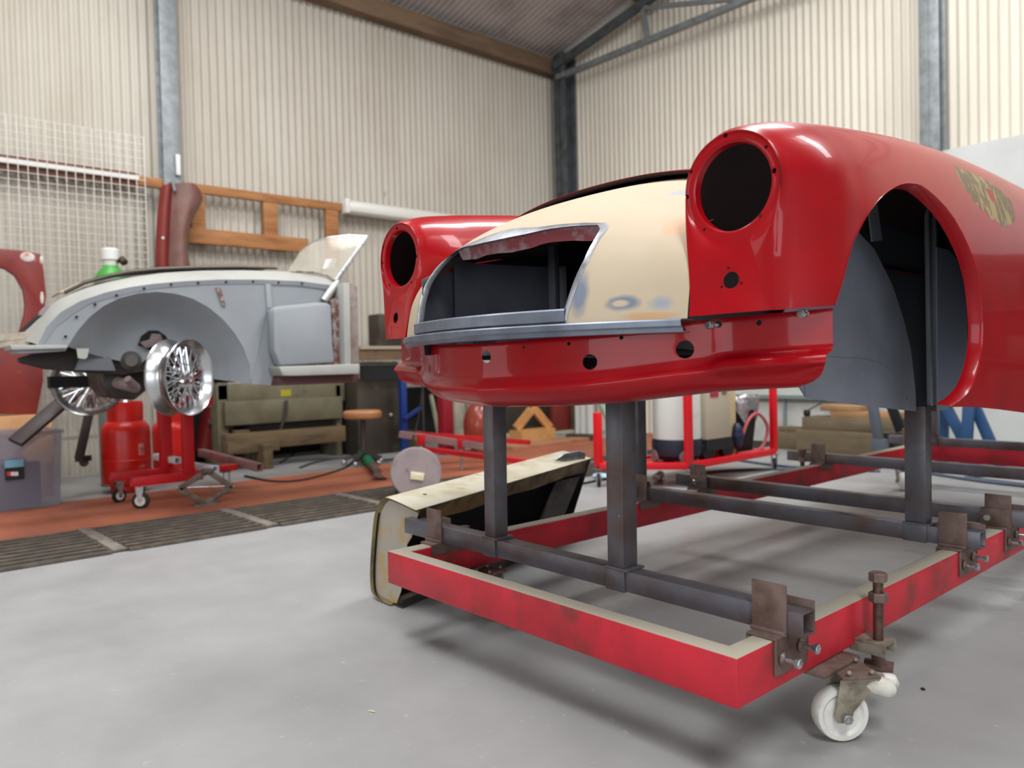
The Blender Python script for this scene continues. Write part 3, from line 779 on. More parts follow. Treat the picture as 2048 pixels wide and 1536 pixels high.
# sill strips below the opening
def sill(name, s0, s1, prof, m, n=40):
    mb = MB(); rows = []
    for i in range(n+1):
        s = s0+(s1-s0)*i/n; b = shroud_pt(0, s)
        rows.append([b+Vector((0, dy, dz)) for dy, dz in prof])
    mb.grid(rows); return mb.build(name, m, car, solid=.0018, soff=0, angle=30)
sill('lower_grille_rail', -.97, .99, [(.03, -.0015), (-.010, -.0015), (-.0125, -.004), (-.0115, -.014), (-.006, -.018), (-.004, -.026), (.008, -.027)], M_sill)
sill('grille_sill', -.56, .555, [(.05, .030), (-.004, .030), (-.0065, .027), (-.0065, .005), (.0, .0), (.03, -.001)], M_sill)
# front apron
def YAP(x):
    a = abs(x)
    return ip(a, [0, .15, .30, .42, .50, .56, .64, .73], [1.160, 1.178, 1.230, 1.296, 1.345, 1.362, 1.382, 1.408])
APR = [(.004, .0, 0), (0, -.002, 0), (.001, -.04, 0), (.0, -.075, 0), (-.007, -.093, 0), (-.0145, -.103, 0), (-.0155, -.110, 0), (-.009, -.122, 0), (.010, -.138, 0), (.038, -.147, 0), (.075, -.150, 0)]
def apron_pt(x, j):
    a = abs(x); dy, dz, _ = APR[j]
    zt = ip(a, [0, .3, .5, .62, .73], [.877, .887, .908, .914, .918])
    k = 1+.0*a
    st = 0
    if a > .50:
        f = min(1, (a-.50)/.035); st = f
    dz2 = dz*(1-.06*a)
    if j >= 7: dy = dy*(1-.72*min(1, max(0, (a-.45)/.22)))
    y = YAP(x)+dy + .010*st*(1 if j > 1 else 1)*(-0.4 if 4 <= j <= 6 else 1)
    if 4 <= j <= 6: dz2 += .006*st
    e = min(1, max(0, (a-.655)/.073)); xo = 0
    if j >= 7:
        y = y*(1-e)+(YAP(x)-.012)*e; dz2 *= 1-.10*e; xo = -.022*e*e*(j-6)/4
    return Vector((XC+x+(xo if x > 0 else -xo), y, zt+dz2))
xs_ap = sorted(set([round(-.728+i*.0182, 4) for i in range(81)]+[.505, .515, .525, -.505, -.515, -.525]))
mb = MB(); rows = [[apron_pt(x, j) for j in range(len(APR))] for x in xs_ap]
# refine vertically
def refine(row):
    return [Vector(q) for q in spline([tuple(p) for p in row], 31)]
rows = [refine(r) for r in rows]
AV = [v for r in rows for v in r]; nn = 31
AF = [(i*nn+j, i*nn+j+1, (i+1)*nn+j+1, (i+1)*nn+j) for i in range(len(rows)-1) for j in range(nn-1)]
AB = BVHTree.FromPolygons(AV, AF)
mb.grid(rows)
cu = MB()
for px, py, r, e in ((860, 736, .0135, 1.2), (973, 714, .0150, 1), (1180, 724, .0165, 1), (1370, 699, .0185, 1), (1048, 694, .0035, 1), (1137.5, 687, .004, 1), (1243, 675, .0045, 1), (1365, 657, .0045, 1), (803, 692, .004, 1), (1437, 648, .0075, 1), (1518, 645.5, .0055, 1), (1611, 626, .0065, 1), (908, 704, .002, 1)):
    q = AB.ray_cast(CO, ray(px, py).normalized())
    if q[0] is None: print('apron miss', px, py); continue
    h = q[0]; nr = q[1]; nr.z = 0; nr.normalize(); sx = .5*(nr.dot(Vector((0, 1, 0))) and 1)
    cu.cyl(h-nr*.03, h+nr*.03, r, 24)
apron = mb.build('front_apron', M_red, car, solid=.0018, soff=0, cut=cu.cutter(), angle=40)
for (px, py) in ((1423, 650), (1607, 627)):
    h = AB.ray_cast(CO, ray(px, py).normalized())[0]
    if h: 
        mb = MB(); mb.cyl(h, h+Vector((0, -.006, 0)), .009, 16); mb.hexa(h+Vector((0, -.006, 0)), (0, -1, 0), .0075, .008); mb.cyl(h, h+Vector((0, .02, 0)), .004, 10); mb.build('bolt', M_zinc, apron)
# bonnet lid, its front edge lifted a little clear of the shroud
mb = MB(); rows = []
for i in range(31):
    row = []
    for j in range(31):
        s = -.86+1.72*j/30; u0 = .575+.10*(s+.86)
        u = u0+(.93-u0)*i/30; row.append(shroud_pt(u, s, (.014+.010*(s+.86))*(1-.6*i/30)))
    rows.append(row)
mb.grid(rows); lid = mb.build('bonnet', M_red, car, solid=.0015, angle=50)
rows2 = [[p+Vector((0, .002, -.001)) for p in rows[0]], [p+Vector((0, .004, -.006)) for p in rows[0]], [p+Vector((0, .02, -.007)) for p in rows[0]]]
mb = MB(); mb.grid(rows2); mb.build('bonnet_lip', M_redin, lid, solid=.001)
# ---- inner structure
M_inn = mat('inner_panel_dark_primer', (92, 94, 104), .45, c2=(78, 80, 88), scale=5, spec=.35)
# inner wheel-arch walls, left and right
def panel_x(x, pts, m, name, parent=car, th=.003, up=0):
    mb = MB(); mb.prism([(x, q[0], q[1]) for q in pts], (th, 0, 0)); return mb.build(name, m, parent)
for s in (1, -1):
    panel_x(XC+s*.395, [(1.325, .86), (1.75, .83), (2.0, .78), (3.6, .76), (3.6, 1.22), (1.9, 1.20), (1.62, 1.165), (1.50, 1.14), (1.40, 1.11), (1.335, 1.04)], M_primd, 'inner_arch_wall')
# curved splash panel in front of the near wheel arch
xp = XC+.485
pp = [AX(x, y, xp) for x, y in ((1600, 775), (1612, 795), (1640, 800), (1700, 808), (1760, 815), (1833, 823), (1830, 770), (1822, 700), (1808, 640), (1785, 570), (1750, 500), (1715, 462), (1690, 450), (1640, 470), (1600, 560), (1560, 640), (1570, 720))]
mb = MB(); mb.prism(pp, (-.003, 0, 0))
cu = MB()
for x, y in ((1746, 519), (1785, 602), (1805.5, 694), (1814, 796)):
    q = AX(x, y, xp); cu.cyl((q.x-.02, q.y, q.z), (q.x+.02, q.y, q.z), .0045, 12)
mb.build('splash_panel', M_prim, car, cut=cu.cutter())
# seam line on the splash panel: a second skin lapped over the first
qq = [AX(x, y, xp+.003) for x, y in ((1612, 795), (1640, 800), (1700, 808), (1760, 815), (1807, 820), (1800, 780), (1785, 747), (1762, 727), (1730, 718), (1650, 714), (1606, 716))]
mb = MB(); mb.prism(qq, (-.0025, 0, 0)); mb.build('splash_panel_patch', M_prim, car)
# chassis side panel with channel
xq = XC+.465
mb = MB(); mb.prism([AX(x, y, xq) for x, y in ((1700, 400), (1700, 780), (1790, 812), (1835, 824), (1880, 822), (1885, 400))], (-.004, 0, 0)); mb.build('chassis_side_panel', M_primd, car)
xr_ = XC+.495
def strip_px(name, a, b, wpx, m, x, th=.012):
    mb = MB(); p0 = AX(a[0], a[1], x); p1 = AX(b[0], b[1], x)
    q0 = AX(a[0]+wpx, a[1], x); q1 = AX(b[0]+wpx, b[1], x); mb.prism([p0, p1, q1, q0], (-th, 0, 0)); return mb.build(name, m, car, bevel=.001)
ch = strip_px('vertical_channel', (1856, 395), (1862, 812), 5, M_prim, xr_)
strip_px('vertical_channel', (1870, 395), (1876, 810), 4, M_prim, xr_, th=.02)
strip_px('vertical_channel', (1861, 395), (1867, 811), 9, M_primd, xr_-.014, th=.006)
for y in (484, 565, 646, 728):
    q = AX(1868, y, xr_-.012); mb = MB(); mb.sphere(q, .008, 10, (.5, 1, 1)); mb.build('rivet', M_prim, car)
# rear panel behind the channel, strong side light put into its paler colour
yb_ = 2.13
mb = MB(); mb.prism([AX(x, y, XC+.50) for x, y in ((1874, 494), (1898, 500), (1915, 520), (1926, 550), (1933, 600), (1935, 700), (1933, 765), (1915, 795), (1896, 818), (1876, 822))], (-.004, 0, 0)); mb.build('rear_splash_panel', mat('side_lit_primer', (140, 148, 166), .45), car)
# dark bulkhead behind the wheel arch
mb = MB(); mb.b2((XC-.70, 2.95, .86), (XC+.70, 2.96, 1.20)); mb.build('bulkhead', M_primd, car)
# steel strap with two holes
a = AX(1733, 388, XC+.50); 
mb = MB(); mb.prism([AX(1734, 388, XC+.50), AX(1745, 483, XC+.50), AX(1765, 481, XC+.50), AX(1752, 386, XC+.50)], (-.004, 0, 0))
cu = MB()
for x, y in ((1745, 404), (1754, 463)):
    q = AX(x, y, XC+.50); cu.cyl((q.x-.02, q.y, q.z), (q.x+.02, q.y, q.z), .004, 10)
mb.build('wing_stay', M_prim, car, cut=cu.cutter())
# inner nose: radiator duct panels seen through the grille
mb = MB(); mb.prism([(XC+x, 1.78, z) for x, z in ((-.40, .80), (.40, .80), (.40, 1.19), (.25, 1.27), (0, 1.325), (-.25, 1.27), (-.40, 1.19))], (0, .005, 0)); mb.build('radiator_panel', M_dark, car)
mb = MB()
rows = []
for i in range(13):
    a = i/12*PI*.5; rows.append([Vector((XC-.36+.10*(1-math.cos(a)), 1.36+.36*math.sin(a)*1.0, z)) for z in (.85, .95, 1.08, 1.13)])
mb.grid(rows); mb.build('duct_panel', M_inn, car, solid=.002)
mb = MB(); mb.grid([[Vector((XC-x_, y_, z)) for z in (.86, .95, 1.03, zt_)] for x_, y_, zt_ in ((.285, 1.195, 1.06), (.34, 1.26, 1.08), (.385, 1.36, 1.10), (.39, 1.42, 1.10))]); mb.build('duct_side', M_inn, car, solid=.002)
p = AY(1107, 494, 1.55); q = AY(1122, 634, 1.55)
mb = MB(); mb.b2((p.x-.014, 1.54, .86), (p.x+.012, 1.56, 1.16)); mb.build('duct_bracket', M_inn, car, bevel=.002)
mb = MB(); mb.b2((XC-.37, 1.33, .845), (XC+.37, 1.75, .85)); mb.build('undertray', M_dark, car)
for px in (910, 992):
    p = AY(px, 640, 1.36); mb = MB(); mb.prism([(p.x, 1.30, .855), (p.x, 1.48, .855), (p.x, 1.46, .955)], (.004, 0, 0)); mb.build('duct_fin', M_prim, car)
# chassis longerons resting on the posts
for x in (-1.735, -1.255):
    mb = MB(); mb.b2((x-.04, 1.40, .766), (x+.04, 3.7, .82)); mb.build('chassis_rail', M_primd, car, bevel=.004)
mb = MB(); mb.b2((-2.10, 2.46, .79), (-1.0, 2.54, .83)); mb.build('outrigger', M_primd, car, bevel=.004)
# tub behind the front wings
mb = MB(); rows = []
for y in (3.55, 3.85, 4.3, 4.8):
    w_ = ip(y, [3.5, 4.2, 4.8], [.735, .72, .66]); rows.append([(XC+x*w_, y, z) for x, z in ((-1, .79), (-1.02, .95), (-.97, 1.2), (-.8, 1.32), (.8, 1.32), (.97, 1.2), (1.02, .95), (1, .79))])
mb.grid(rows); mb.build('rear_tub', M_red, car, solid=.002, sub=2, angle=60)
# surface marks of the body (bare filler patch, primer smears)
_m = wr.data; _bv = BVHTree.FromPolygons([v.co.copy() for v in _m.vertices], [tuple(p.vertices) for p in _m.polygons])
_off = Vector((XC, 1.33, .70))
def wing_hit(px, py): return _bv.ray_cast(CO-_off, ray(px, py).normalized())[0]
f0 = wing_hit(1975, 390); f1 = wing_hit(1950, 392)
if f0 is not None:
    V3 = Vector
    add_patches(M_red, [(tuple(f0+V3((0, .03, -.002))), (.13, .19, .066), ((164, 142, 106), (122, 110, 90), (148, 130, 100)), 1.5, .03, .7),
        (tuple(f0+V3((0, .035, .004))), (.05, .025, .018), (160, 84, 78), 1.2, .05, .6)])
pc = []
for (px, py, rr, c, en, so) in ((1245, 606, (.03, .06, .014), (104, 114, 130), .5, .3), (1240, 607, (.016, .06, .007), (178, 162, 138), .3, .3), (1322, 606, (.018, .06, .012), (142, 144, 152), .5, .5),
        (1160, 590, (.016, .06, .04), (112, 118, 132), .8, .4), (1365, 450, (.03, .06, .035), (188, 148, 112), .5, .1), (1300, 632, (.05, .06, .008), (182, 144, 106), .6, .3), (1365, 385, (.02, .05, .015), (140, 144, 152), .8, .5)):
    h = hit(px, py)
    if h: pc.append(((h.x-XC, h.y-1.33, h.z-.70), rr, c, en, so, .6))
add_patches(M_cream, pc)

# ================================================================== the rest of the shed
def T(name, m, mb, label, cat, group=None, **k):
    """a thing that is one mesh"""
    o = mb.build(name, m, **k); return tag(o, label, cat, group)
def slabx(mb, px_pts, x, th):
    mb.prism([AX(a, b, x) for a, b in px_pts], (-th, 0, 0)); return mb
M_grate = mat('drain_grate_iron', (86, 80, 74), .6, metal=.4, c2=(120, 108, 94), scale=14, lo=.45, hi=.7)
M_pit = mat('drain_pit', (34, 31, 29), .9)
mb = MB(); mb.b2((-4.63, -6.2, .0), (-3.925, 7.2, .003)); struct(mb.build('floor.002', M_pit))
# drain gratings, laid end to end
GY = [-.53, .22, .97, 1.72, 2.47, 3.22, 3.97, 4.72, 5.47]
glab = ['iron drain grating at the left edge of the view, nearest the camera', 'iron drain grating second from the left edge of the view', 'iron drain grating third along the channel, in front of the plastic box end',
        'iron drain grating beside the scissor jack', 'iron drain grating just left of the round cable reel', 'iron drain grating behind the cable reel and cream door', 'iron drain grating behind the front legs of the body trolley', 'farthest iron drain grating along the channel']
grs = []
for i in range(len(GY)-1):
    y0, y1 = GY[i], GY[i+1]
    g = thing('drain_grating', (-4.28, (y0+y1)/2, 0.003), glab[i], 'grating', 'iron gratings over the floor drain')
    mb = MB()
    for k in range(9): x = -4.60+k*.082; mb.b2((x, y0+.07, .003), (x+.038, y1-.005, .014))
    mb.b2((-4.62, y0+.055, .003), (-3.93, y0+.075, .011)); mb.b2((-4.62, y1-.012, .003), (-3.93, y1, .011))
    mb.build('slotted_panel', M_grate, g)
    mb = MB(); mb.b2((-4.62, y0, .003), (-3.93, y0+.06, .016)); mb.build('end_strip', mat('pale_worn_iron', (132, 124, 116), .6, metal=.2, c2=(100, 90, 80), scale=20), g, bevel=.002)

# ---- fluorescent batten on the left-hand wall
t = thing('fluorescent_light', (-7.0, 5.1, 2.45), 'long unlit white fluorescent batten on the left wall right of the timber frame', 'wall light')
mb = MB(); mb.b2((-7.13, 3.99, 2.43), (-7.06, 6.35, 2.55)); mb.build('housing', M_white, t, bevel=.006)
M_diff = mat('ribbed_diffuser', (216, 216, 208), .3)
mb = MB(); prof = [(-7.06, 2.425), (-7.02, 2.415), (-6.985, 2.44), (-6.975, 2.48), (-6.985, 2.53), (-7.02, 2.555), (-7.06, 2.55)]
mb.prism([(x, 4.0, z) for x, z in prof], (0, 2.34, 0)); mb.build('diffuser', M_diff, t, bevel=.003)
mb = MB(); mb.b2((-7.13, 3.985, 2.415), (-6.97, 4.03, 2.56)); mb.build('end_cap', M_white, t, bevel=.006)
# ---- small white bracket items on the column
mb = MB(); p = AX(357, 327, -6.98); mb.b2((p.x-.03, p.y-.018, p.z-.10), (p.x+.0, p.y+.018, p.z+.08)); T('switch_box', M_white, mb, 'slim white switch on the grey column above the timber rail', 'switch', bevel=.003)

# ---- wire mesh panel leaning in front of the left wall
t = thing('wire_mesh_panel', (-6.75, 1.0, 0), 'tall pale wire mesh panel standing in front of the left wall', 'mesh panel')
M_wire = mat('galvanised_wire', (196, 192, 184), .4, metal=.4)
mb = MB(); y0, y1 = -.6, 2.02
n = 42
for i in range(n): y = y0+(y1-y0)*i/(n-1); mb.beam((-6.75, y, .35), (-6.80, y, 2.78), .0055, .0055)
for i in range(42): z = .35+(2.78-.35)*i/41; x = -6.75-.05*(z-.35)/2.43; mb.beam((x, y0, z), (x, y1, z), .0045, .0045)
mb.build('wires', M_wire, t)
mb = MB()
for z in (.35, .92): mb.beam((-6.745, y0, z), (-6.745, y1, z), .03, .03)
for y in (y0, y1): mb.beam((-6.745, y, 0.0), (-6.745, y, .92), .03, .03)
mb.build('lower_frame', M_wire, t)

# ---- red-brown front wing standing on end against the column
M_ox = mat('red_oxide_wing_paint', (122, 40, 34), .5, c2=(108, 36, 32), scale=5, coat=.1)
M_ox2 = mat('dusty_red_oxide_paint', (124, 96, 88), .6, c2=(116, 70, 62), scale=6)
def px_panel(name, x, left, right, m, bulge, parent=None, n=14, label=None, cat=None, group=None, th=.002):
    """curved sheet-metal panel: left and right edge pixel lists (same length), bulging towards +x"""
    mb = MB(); rows = []
    for a, b in zip(left, right):
        P = AX(a[0], a[1], x); Q = AX(b[0], b[1], x); row = []
        for k in range(n):
            s = k/(n-1); row.append(P.lerp(Q, s)+Vector((bulge*math.sin(PI*(s*.92+.04)), 0, 0)))
        rows.append(row)
    mb.grid(rows); o = mb.build(name, m, parent, solid=th, angle=60, sub=1)
    if label: tag(o, label, cat, group)
    return o
t = thing('loose_wing', AX(350, 560, -6.93), 'dusty red-brown wing panel standing upright against the grey column', 'wing panel', 'loose red-brown wing panels by the left wall')
L_ = [(322, 372), (318, 390), (314, 430), (311, 480), (310, 540), (312, 600)]; Mid = [(345, 368), (343, 390), (340, 430), (338, 480), (336, 540), (337, 600)]
R_ = [(392, 371), (413, 398), (385, 430), (373, 470), (374, 510), (384, 560)]
px_panel('wing_side', -6.93, L_, Mid, M_ox, .05, t, n=8); px_panel('wing_crown', -6.93, Mid, R_, M_ox2, .10, t, n=10)
mb = MB(); _h = AX(345, 376, -6.93); mb.tube([_h+Vector((.06, 0, -.04)), _h+Vector((.0, 0, .05)), _h+Vector((-.075, 0, .05))], .012, 8); mb.build('hanging_hook', M_steel_col, t)
mb = MB(); p = AX(326, 476, -6.88); mb.sphere(p, .012, 10, (.4, 1, 1)); mb.build('grommet', M_white, t)
# ---- two red-brown wings at the left edge
t = thing('loose_wing', AX(40, 700, -6.3), 'red-brown wing with white filler marks cut off by the left edge', 'wing panel', 'loose red-brown wing panels by the left wall')
mb = MB(); x = -6.3
outer = [(-60, 500), (0, 497), (40, 500), (82, 507), (88, 540), (93, 590), (90, 620), (80, 650), (62, 690), (60, 700), (20, 700), (-60, 700), (-60, 690), (20, 690), (38, 665), (48, 630), (50, 610), (46, 580), (30, 552), (10, 538), (-20, 530), (-60, 528)]
mb.prism([AX(a, b, x) for a, b in outer], (-.05, 0, 0)); o = mb.build('wing_arch', M_ox, t, bevel=.012)
M_fill = mat('white_filler', (206, 196, 190), .6, c2=(170, 110, 100), scale=14, lo=.5, hi=.7)
for c_, r_ in (((55, 514), (.0, .045, .035)), ((84, 596), (0, .012, .045)), ((83, 520), (0, .012, .03))):
    mb = MB(); p = AX(c_[0], c_[1], x+.001); mb.sphere(p, 1, 14, (.006, r_[1], r_[2])); mb.build('filler_patch', M_fill, t)
mb = MB(); mb.grid([[AX(a, 690, x-.02), AX(a+ (3 if a > 50 else 0), 760, x-.02), AX(a - (10 if a > 50 else 0), 828, x-.02)] for a in (-60, -20, 20, 60, 82)]); mb.build('wing_lower_panel', M_ox, t, solid=.03, bevel=.004)

# ---- green gas cylinder with white cap behind the grey car
t = thing('gas_cylinder', (-6.35, 0, 0), 'tall gas cylinder with green shoulder and white valve guard behind the grey car', 'gas cylinder')
p = AX(222, 560, -6.35); t.location = (p.x, p.y, 0)
M_green = mat('green_cylinder_paint', (70, 150, 66), .4); M_gcyl = mat('grey_cylinder_paint', (120, 126, 120), .45)
zt = AX(222, 555, -6.35).z; zc_ = AX(222, 536, -6.35).z; zh = AX(222, 500, -6.35).z
mb = MB(); mb.lathe([(.115, 0), (.115, zt-.06), (.112, zt-.02)], (p.x, p.y, 0), n=28); mb.build('cylinder', M_gcyl, t)
mb = MB(); mb.lathe([(.112, zt-.02), (.10, zt+.02), (.07, zt+.06), (.045, zc_+.02)], (p.x, p.y, 0), n=28); mb.build('shoulder', M_green, t)
mb = MB(); mb.lathe([(.045, zc_), (.05, zc_+.05), (.062, zc_+.06), (.066, zh), (.05, zh+.01), (.045, zh-.02)], (p.x, p.y, 0), n=24); mb.build('valve_guard', M_white, t)
mb = MB(); q = AX(246, 522, -6.3); mb.cyl((p.x, p.y, q.z), q, .015); mb.lathe([(.03, -.02), (.035, 0), (.03, .02)], q, (0, .7, .5), 12); mb.build('regulator', mat('regulator_brass_black', (60, 52, 40), .5, metal=.5), t)

# ================================================================== grey car body
XG = -4.95
grey = thing('sports_car', (XG, 1.6, .5), 'grey primed sports car body without front wings, raised on a red stand, wire wheels hanging', 'car body')
M_gp = mat('light_grey_primer', (142, 147, 152), .45, c2=(132, 137, 142), scale=3, lo=.4, hi=.7, c3=(120, 110, 104), scale3=18, lo3=.70, hi3=.76)
M_gp2 = mat('pale_grey_primer', (166, 166, 160), .5, c2=(156, 156, 152), scale=3)
M_rustp = mat('rust_primer_edge', (150, 146, 144), .6, c2=(110, 72, 58), scale=22, lo=.42, hi=.55)
M_brn = mat('dark_oxide_chassis', (50, 42, 40), .6, c2=(86, 80, 80), scale=6, lo=.5, hi=.7)
xf = -4.42
# crown surface: from the flange line over to the middle of the car
fl = [(75, 690), (92, 655), (120, 625), (160, 602), (210, 585), (260, 574), (310, 567), (370, 562), (440, 559), (520, 559), (600, 562), (668, 571)]
ridge = [(22, 690), (85, 631), (100, 612), (140, 590), (180, 575), (225, 563), (275, 553), (330, 546), (400, 542), (480, 541), (560, 543), (668, 560)]
mb = MB(); rows = []
for a, b in zip(fl, ridge):
    P = AX(a[0], a[1], xf); Q = AX(b[0], b[1], xf-.30); Mn = (P+Q)/2+Vector((.03, 0, .035))
    row = []
    for k in range(9):
        s = k/8; row.append(P*(1-s)**2+Mn*2*s*(1-s)+Q*s*s)
    # continue across the car to the far side
    wfar = min(1, max(.04, (a[0]-110)/150)); far = Vector((Q.x+(2*XG-2*Q.x)*wfar, Q.y, Q.z))
    for k in range(1, 9):
        s = k/8; row.append(Q.lerp(far, s)+Vector((0, 0, .018*wfar*math.sin(PI*s))))
    rows.append(row)
mb.grid(rows); sh = mb.build('front_shroud', M_gp2, grey, solid=.003, angle=60)
# opening rim seen at the nose, bonnet line above
mb = MB(); bl = [(130, 590), (170, 570), (215, 557), (260, 548), (320, 542), (400, 539), (480, 538), (555, 540)]
r0 = [AX(a, b-1, xf-.34) for a, b in bl]; r1 = [AX(a, b-7, xf-.36)+Vector((-.0, 0, 0)) for a, b in bl]
r2 = [Vector((2*XG-p.x, p.y, p.z)) for p in r1]
mb.grid([r1, [(p+q)/2+Vector((0, 0, .008)) for p, q in zip(r1, r2)], r2]); mb.build('bonnet', mat('bonnet_tan_edge', (190, 172, 146), .6), grey, solid=.008)
mb = MB(); mb.grid([r0, [p+Vector((-.02, 0, .002)) for p in r1]]); mb.build('bonnet_gap', M_dark, grey, solid=.004)
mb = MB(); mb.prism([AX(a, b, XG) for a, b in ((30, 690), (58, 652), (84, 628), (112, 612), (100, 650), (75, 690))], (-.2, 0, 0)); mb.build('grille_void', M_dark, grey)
mb = MB(); mb.prism([AX(a, b, xf-.28) for a, b in ((82, 622), (92, 612), (108, 612), (98, 624), (86, 632), (80, 630))], (-.05, 0, 0)); mb.build('grille_corner', mat('lilac_grey_primer', (140, 130, 136), .5), grey)
# flange with screw holes, then the domed wheel arch liner
fin = [(85, 692), (110, 655), (150, 625), (180, 607), (225, 594), (270, 584), (310, 577), (370, 572), (440, 568), (520, 568), (600, 571), (668, 581)]
mb = MB(); mb.grid([[AX(a[0], a[1], xf) for a in fl], [AX(a[0], a[1], xf-.006) for a in fin]]); fg = mb.build('wing_flange', M_gp, grey, solid=.004)
for a in ((131, 673), (153, 634), (190, 609), (233, 591), (288, 577), (342, 569), (396, 566), (452, 564), (506, 563), (557, 565), (604, 567)):
    q = AX(a[0], a[1], xf+.001); mb = MB(); mb.cyl(q, q+Vector((.003, 0, 0)), .007, 10); mb.build('screw_hole', M_dark, fg)
arc_o = [(135, 693), (150, 668), (172, 640), (203, 614), (240, 596), (280, 586), (325, 583), (365, 590), (400, 603), (430, 624), (455, 648), (476, 676), (492, 706), (500, 736), (502, 768)]
arc_px = arc_o
mb = MB(); rows = []
cen = AX(330, 735, xf)
for a in arc_o:
    P = AX(a[0], a[1], xf-.01); row = []
    for k in range(10):
        s = k/9
        Q = P.lerp(Vector((xf, cen.y, cen.z)), s*.86)
        dx = -.20*math.sin(min(1, s*1.5)*PI/2)
        row.append(Vector((xf-.01+dx, Q.y, Q.z)))
    rows.append(row)
mb.grid(rows); lin_ = mb.build('wheel_arch_liner', M_gp, grey, solid=.003, angle=60)
def blob(px, py, sy, sz, sx=.03):
    q = AX(px, py, xf-.20); mb = MB(); mb.sphere(q, 1, 20, (sx, sy, sz)); mb.build('pressed_dome', M_gp, grey)
blob(276, 627, .028, .028, .03)
mb = MB(); pts_ = [(255, 608), (285, 600), (315, 598), (345, 604), (368, 614)]
mb.tube([AX(a, b, xf-.17) for a, b in pts_], [.008, .024, .03, .04, .02], 14); mb.build('pressed_bulge', M_gp, grey)
# annular wall between liner and flange plus scuttle side panel
mb = MB(); top = resample(fin[:10]+[(545, 568)], len(arc_o)); _a2 = resample(arc_o, len(arc_o))
mb.grid([[AX(a[0], a[1], xf-.008) for a in _a2], [AX(a[0], a[1]-2, xf-.008) for a in top]])
mb.build('inner_wing_wall', M_gp, grey, solid=.003)
mb = MB(); slabx(mb, [(500, 768), (500, 736), (492, 706), (545, 568), (600, 571), (668, 581), (690, 700), (660, 740), (556, 770)], xf-.009, .004); mb.build('scuttle_side', M_gp, grey)
mb = MB(); slabx(mb, [(531, 568), (541, 568), (557, 770), (545, 770)], xf+.004, .010); mb.build('scuttle_channel', M_gp, grey, bevel=.002)
for y in (615, 655, 695, 735): mb = MB(); q = AX(537+ (y-568)*.07, y, xf+.003); mb.box(q, (.012, .04, .006)); mb.build('channel_rung', M_gp, grey)
mb = MB(); slabx(mb, [(432, 575), (441, 575), (452, 612), (445, 612)], xf+.004, .012); mb.build('stiffener', M_rustp, grey)
# footwell box, rusty seams, sill, door post
def curve_box(px, x, d, m, name, bev=.02): mb = MB(); slabx(mb, px, x+d, d); return mb.build(name, m, grey, bevel=bev)
curve_box([(546, 617), (560, 612), (640, 604), (664, 606), (668, 690), (672, 726), (560, 733), (548, 700)], xf, .10, M_gp, 'footwell_panel', .025)
curve_box([(664, 600), (684, 590), (690, 730), (560, 736), (560, 728), (668, 722)], xf, .06, M_rustp, 'rusty_seam', .004)
curve_box([(686, 566), (700, 566), (703, 733), (690, 733)], xf, .12, M_gp2, 'door_shut_post', .006)
curve_box([(700, 566), (715, 572), (720, 760), (703, 735)], xf, .03, mat('brown_grey_primer', (146, 134, 128), .6, c2=(120, 96, 88), scale=10), 'door_post_face', .004)
curve_box([(558, 733), (703, 728), (720, 728), (720, 748), (590, 752), (566, 752)], xf, .16, M_gp2, 'sill_top', .008)
curve_box([(560, 752), (718, 748), (715, 765), (556, 771)], xf, .10, mat('maroon_undersill', (84, 50, 50), .6), 'sill_bottom', .004)
# cockpit tub continuing behind
mb = MB(); mb.grid([[Vector((xf-.02, AX(700, 600, xf).y, z)) for z in (.75, 1.2)], [Vector((xf-.02, 5.0, z)) for z in (.78, 1.0)]]) 
mb = MB(); p0 = AX(703, 745, xf-.1); mb.b2((xf-.16, p0.y, p0.z-.05), (xf-.08, 4.3, p0.z+.02)); mb.build('chassis_rail', M_dark, grey)
mb = MB(); mb.b2((2*XG-xf+.1, 1.0, p0.z-.05), (2*XG-xf+.18, 4.3, p0.z+.02)); mb.build('chassis_rail', M_dark, grey)
# bulkhead and radiator void so the body is closed from the other side
mb = MB(); mb.b2((2*XG-xf, p0.y-.02, .80), (xf-.02, p0.y, 1.12)); mb.build('bulkhead', M_gp, grey)
mb = MB(); mb.b2((2*XG-xf+.01, 1.25, .86), (2*XG-xf+.02, 2.6, 1.05)); mb.build('far_inner_wing', M_gp, grey)
# nose lower rails and chassis horn
mb = MB(); slabx(mb, [(20, 690), (135, 690), (135, 697), (24, 700)], xf+.02, .22); mb.build('nose_lower_rail', M_gp2, grey, bevel=.003)
mb = MB(); slabx(mb, [(30, 700), (133, 697), (132, 702), (36, 708)], xf+.0, .18); mb.build('nose_under_rail', M_gp, grey, bevel=.003)
mb = MB(); slabx(mb, [(36, 716), (92, 700), (135, 693), (210, 693), (290, 697), (300, 740), (250, 749), (200, 748), (90, 738), (40, 725)], xf-.24, .06); mb.build('chassis_horn', M_brn, grey, bevel=.004)
mb = MB(); slabx(mb, [(165, 700), (205, 700), (222, 715), (232, 742), (150, 740)], xf-.20, .035); mb.build('horn_gusset', mat('grey_gusset', (110, 112, 118), .5), grey, bevel=.003)
mb = MB(); slabx(mb, [(153, 697), (178, 697), (175, 714), (170, 718), (156, 716)], xf-.02, .006); mb.build('steel_tab', M_gp2, grey)
mb = MB(); slabx(mb, [(276, 690), (283, 672), (298, 661), (316, 661), (332, 672), (340, 690), (320, 700), (300, 700)], xf-.195, .006); mb.build('damper_hole', M_dark, grey)
mb = MB(); slabx(mb, [(280, 684), (300, 679), (304, 667), (322, 668), (326, 680), (312, 692), (292, 697)], xf-.17, .03); mb.build('damper_arm', mat('brown_castings', (120, 106, 104), .6), grey, bevel=.006)
